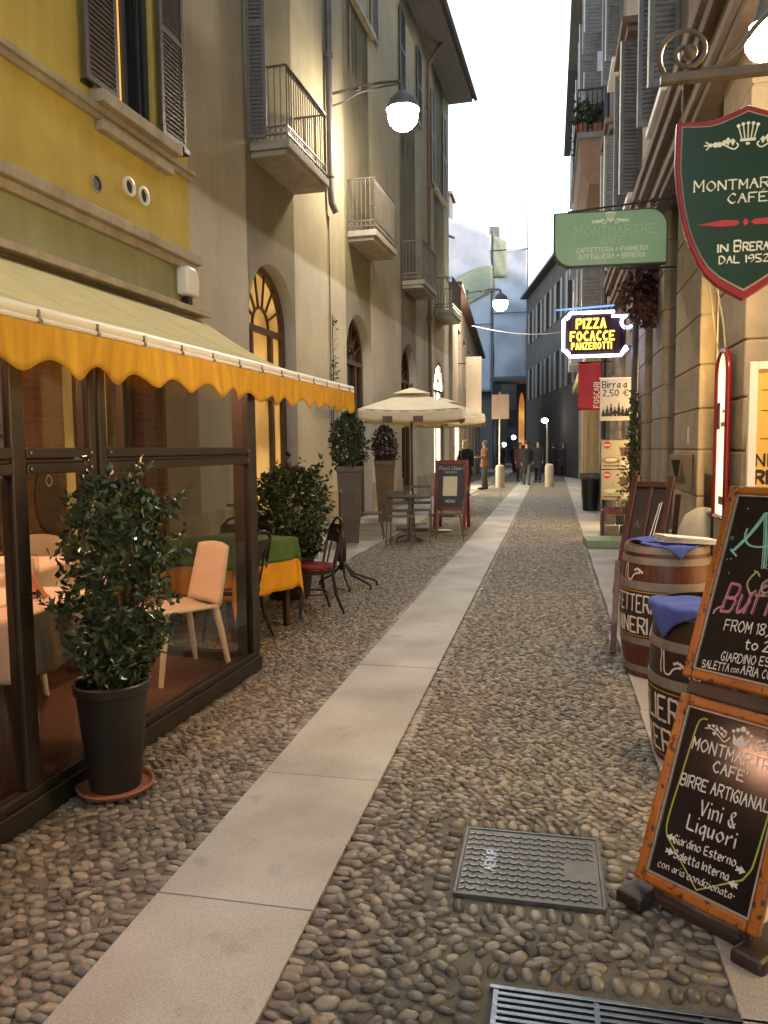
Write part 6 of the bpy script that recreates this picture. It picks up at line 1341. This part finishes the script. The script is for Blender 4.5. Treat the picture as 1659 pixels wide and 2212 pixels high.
for y in (19.05, 21.3, 23.4):
    b = B(); n = 96; prof = []
    vs = []
    for z in (.25, 3.7):
        for j in range(n): a = 2 * PI * j / n; r = .30 - .055 * abs(math.sin(a * 5)); vs.append((y + r * math.cos(a), .08 + r * math.sin(a), z))
    b.add(vs, [(j, (j + 1) % n, (j + 1) % n + n, j + n) for j in range(n)]); b.box(y - .34, y + .34, -.15, .40, .024, .25); b.box(y - .34, y + .34, -.15, .40, 3.7, 3.95); part('fluted_column', b, flm, R2)
b = B(); b.box(18.402, 37, 0, .3, 3.955, 4.3); part('architrave', b, flm, R2, bevel=.02)
rnd = random.Random(31)
for i, (y, s) in enumerate(((19.85, .26), (19.9, .17), (22.0, .28))):
    t = thing('balcony_plant', ['larger bushy plant at the outer corner of the high balcony', 'small plant pot close to the wall on the high balcony', 'plant pot farther back along the high balcony'][i], 'potted plant', ((.72, 1.08, .80)[i], y, 9.0), 0, 'plants on the high balcony'); b = B(); b.lathe([(.12, 0), (.16, .3), (.14, .3)], 12); part('pot', b, terra, t); b = B(); leaves(b, 260, lambda r: (r.gauss(0, s * .5), r.gauss(0, s * .6), .3 + abs(r.gauss(.2, s * .6))), .14, rnd); part('foliage', b, foliage2, t)
H5 = thing('angled_far_house', 'dim grey-brown house set at an angle where the street bends, with shuttered windows', 'building', (1.3, 37.02, 0), math.atan2(15.9, -2.9))
W5 = [2, 5, 8, 11, 14]; ops = [(c - .55, c + .55, z, z + 2) for c in W5 for z in (4.6, 8.2)]
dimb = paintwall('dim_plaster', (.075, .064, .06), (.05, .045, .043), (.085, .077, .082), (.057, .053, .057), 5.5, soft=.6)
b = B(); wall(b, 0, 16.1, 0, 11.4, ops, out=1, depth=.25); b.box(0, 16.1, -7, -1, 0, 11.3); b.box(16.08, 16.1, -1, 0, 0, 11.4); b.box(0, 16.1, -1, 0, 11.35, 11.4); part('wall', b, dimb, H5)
b = B(); b.box(-.1, 16.3, -7, .4, 11.4, 11.55); b.prism([(.4, 11.55), (-4, 13.6), (-8, 11.55)], lambda x, y, d: (d, x, y), -.1, 16.3); part('roof', b, slateR, H5)
for c in W5:
    for z in (4.6, 8.2):
        b = B(); b.box(c - .55, c + .55, -.2, -.16, z, z + 2); f = part('window', b, pane, H5)
        for a, e in ((c - 1.1, c - .56), (c + .56, c + 1.1)): b = B(); slats(b, a, e, z, z + 2, .04, pitch=.1); part('shutter', b, shutg, f)
# low end wall behind the camera is open street; bollards, pole sign
bolm = mat('pale_bollard_stone', (.46, .40, .31), (.38, .33, .25), sc=5, rough=.85, bump=.2)
for x, y, r, h, lb in ((-.02, 29.9, .165, .9, 'pale stone bollard standing in the middle of the cobbles'), (-1.84, 29.3, .17, .88, 'pale stone bollard at the foot of the sign pole')):
    t = thing('bollard', lb, 'bollard', (x, y, .0), 0, 'stone bollards'); b = B(); b.lathe([(r * 1.05, 0), (r * 1.02, .05), (r, h * .6), (r * .96, h * .93), (r * .7, h * .98), (0, h)], 20); part('stone', b, bolm, t, smooth=True)
t = thing('sign_pole', 'grey pole carrying a square brownish sign panel beside the stone bollard', 'sign', (-1.90, 29.9, 0)); b = B(); b.tube([(0, 0, 0), (0, 0, 3.65)], .035, 10); part('pole', b, mat('galv_pole', (.4, .38, .35), (.34, .32, .3), sc=5, rough=.45, metal=.4), t, smooth=True); b = B(); b.box(-.30, .36, -.06, -.03, 2.62, 3.55); part('panel', b, mat('brown_sign_back', (.26, .18, .13), (.36, .26, .19), sc=3, rough=.5, metal=.2), t, bevel=.01)

# ------------------------------------------------------------------ people
skin = mat('skin', (.46, .27, .18), (.40, .22, .15), sc=9, rough=.55)
def skinmesh(nodes, edges, name, m, parent):
    me = bpy.data.meshes.new(name); ks = list(nodes); me.from_pydata([nodes[k][0] for k in ks], [(ks.index(a), ks.index(b_)) for a, b_ in edges], [])
    o = bpy.data.objects.new(name, me); COL.objects.link(o); o.modifiers.new('k', 'SKIN'); lay = me.skin_vertices[0].data if me.skin_vertices else None
    for i, k in enumerate(ks):
        r = nodes[k][1]; lay[i].radius = r if isinstance(r, tuple) else (r, r); lay[i].use_root = (i == 0)
    sd_ = o.modifiers.new('u', 'SUBSURF'); sd_.levels = sd_.render_levels = 1
    dg = bpy.context.evaluated_depsgraph_get(); m2 = bpy.data.meshes.new_from_object(o.evaluated_get(dg)); bpy.data.objects.remove(o); m2.name = name
    m2.materials.clear(); m2.materials.append(m); m2.polygons.foreach_set('use_smooth', [True] * len(m2.polygons))
    o = bpy.data.objects.new(name, m2); link(o, parent); return o
def person(label, x, y, rz, coatc, legc, hairc, hl=.08, stride=.18, arms=((.0, .0), (.0, .0)), coat_z=.72, hat=None, s=1.0, z=.012):
    """faces -y when rz = 0; arms = (forward swing at elbow, at wrist) for each side"""
    t = thing('person', label, 'person', (x, y, z), rz); t.scale = (s, s, s)
    n = {'pel': ((0, 0, .95), (.13, .10)), 'wst': ((0, 0, 1.10), (.125, .09)), 'che': ((0, -.01, 1.30), (.15, .10)), 'nek': ((0, 0, 1.47), .055), 'jaw': ((0, -.025, 1.545), (.062, .066)), 'sku': ((0, .0, 1.625), (.078, .092)), 'top': ((0, .01, 1.69), (.05, .06)), 'nos': ((0, -.112, 1.59), .010)}
    e = [('pel', 'wst'), ('wst', 'che'), ('che', 'nek'), ('nek', 'jaw'), ('jaw', 'sku'), ('sku', 'top'), ('sku', 'nos')]; ends = {}
    for i, sx in enumerate((-1, 1)):
        st = stride * sx; fe, fw = arms[i]; k = 'LR'[i]
        n['sh' + k] = ((sx * .165, 0, 1.40), .058); n['el' + k] = ((sx * .215, -fe + .02, 1.13 + abs(fe) * .3), .043); n['wr' + k] = ((sx * .20, -fw - .02, .90 + abs(fw) * .75), .029); w_ = Vector(n['wr' + k][0]); dd = (w_ - Vector(n['el' + k][0])).normalized()
        n['pa' + k] = (tuple(w_ + dd * .06), (.034, .017)); e += [('che', 'sh' + k), ('sh' + k, 'el' + k), ('el' + k, 'wr' + k), ('wr' + k, 'pa' + k)]
        for f in range(5):
            q = w_ + dd * (.10 if f else .05) + Vector((0, (f - 2) * .017, 0)) + (Vector((0, -.03, 0)) if f == 0 else Vector((0, 0, 0))); ln = (.05, .07, .078, .07, .055)[f]
            n['f%d' % f + k] = (tuple(q), .010); n['g%d' % f + k] = (tuple(q + (dd + Vector((-sx * .35, 0, 0))).normalized() * ln * .8), .008); e += [('pa' + k, 'f%d' % f + k), ('f%d' % f + k, 'g%d' % f + k)]
        n['hi' + k] = ((sx * .085, 0, .90), .085); n['kn' + k] = ((sx * .09, -st * .5 - .02, .50), .058); n['an' + k] = ((sx * .09, -st, .09), .036); n['to' + k] = ((sx * .10, -st - .15, .035), .032); e += [('pel', 'hi' + k), ('hi' + k, 'kn' + k), ('kn' + k, 'an' + k), ('an' + k, 'to' + k)]; ends[k] = n
    skinmesh(n, e, 'body', skin, t)
    b = B(); sq = (1, .66); b.lathe([(.225, coat_z), (.215, coat_z + .05), (.19, 1.02), (.178, 1.12), (.20, 1.30), (.205, 1.38), (.16, 1.44), (.075, 1.475)], 22, sq=sq, cap=False)
    for k in 'LR': P = [n[q + k][0] for q in ('sh', 'el', 'wr')]; b.tube([P[0], tuple(Vector(P[0]).lerp(Vector(P[1]), .5)), P[1], P[2]], [.082, .068, .060, .046], 10)
    part('coat', b, coatc, t, smooth=True)
    b = B(); b.lathe([(.10, .84), (.165, .9), (.17, 1.02)], 18, sq=sq)
    for k in 'LR': P = [n[q + k][0] for q in ('hi', 'kn', 'an')]; b.tube([P[0], tuple(Vector(P[0]).lerp(Vector(P[1]), .5)), P[1], P[2]], [.10, .088, .072, .056], 10)
    part('trousers', b, legc, t, smooth=True)
    for k in 'LR': b = B(); a = Vector(n['an' + k][0]); b.ball(a + Vector((.0, -.075, -.045)), (.048, .135, .045), 12, 8); b.tube([a + Vector((0, 0, -.05)), a + Vector((0, 0, .03))], .05, 8); part('shoe', b, black, t, smooth=True)
    b = B(); b.ball((0, .022, 1.645), (.093, .10, .095), 14, 10)
    if hl > .1: b.lathe([(.06, 1.645 - hl), (.088, 1.645 - hl * .7), (.095, 1.60), (.09, 1.66)], 14, Matrix.Translation((0, .035, 0)), sq=(1, .7))
    part('hair', b, hairc, t, smooth=True)
    if hat: b = B(); b.lathe([(.17, 1.68), (.165, 1.69), (.105, 1.69), (.10, 1.77), (.06, 1.79), (0, 1.79)], 18, Matrix.Translation((0, 0, 0))); part('hat', b, hat, t, smooth=True)
    for sx in (-1, 1): b = B(); b.ball((sx * .033, -.083, 1.615), (.011, .006, .008), 8, 6); part('eye', b, black, t)
    return t
cl = lambda nm, c: mat('cloth_' + nm, c, tuple(v * 1.5 for v in c), sc=9, rough=.9)
cbk, cbr, cgr, cnv, cbg = cl('black', (.010, .009, .010)), cl('brown', (.15, .065, .028)), cl('grey', (.075, .065, .055)), cl('navy', (.014, .014, .022)), cl('maroon', (.05, .014, .018))
hbl, hbr, hdk = mat('blond_hair', (.50, .34, .13), (.40, .26, .1), sc=20, rough=.6), mat('brown_hair', (.16, .08, .04), (.11, .055, .03), sc=20, rough=.6), mat('dark_hair', (.015, .011, .010), (.03, .022, .02), sc=20, rough=.5)
person('person with long blond hair and black coat seen from behind beside the red A-board', -2.58, 24.0, R(165), cbk, cbk, hbl, hl=.30, stride=.05, coat_z=.62, s=1.02)
person('person in a brown jacket and grey trousers holding a cup near the sign pole', -2.30, 27.9, R(-75), cbr, cgr, hbr, stride=.08, arms=((.02, .05), (.05, .32)), coat_z=.80, s=1.03)
person('person walking towards us in a dark coat, hat and reddish scarf along the granite strip', -.92, 31.4, R(5), cbk, cgr, hdk, stride=.2, coat_z=.50, hat=cbg, s=1.0)
person('person in a navy coat walking just behind the one with the hat', -.50, 33.4, R(-5), cnv, cbk, hdk, stride=.16, coat_z=.62, s=1.03)
person('person in a long dark coat with long hair walking on the right pavement', .66, 40.0, R(-8), cnv, cbk, hdk, hl=.3, stride=.2, coat_z=.55)
person('person in black seen from behind, just left of the one on the right pavement', .16, 41.5, R(175), cbk, cbk, hdk, stride=.14, coat_z=.7)
person('person in black at the mouth of the dark passage, nearer the sign pole', -2.75, 45.0, R(20), cbk, cnv, hdk, stride=.18, coat_z=.6)
person('person in a dark coat at the mouth of the dark passage, nearer the walkers', -2.1, 47.0, R(170), cbk, cbk, hdk, stride=.14, coat_z=.55)
person('person in a dark maroon coat walking behind the one with the hat, on the left', -1.28, 34.2, R(8), cbg, cbk, hdk, hl=.2, stride=.18, coat_z=.6)
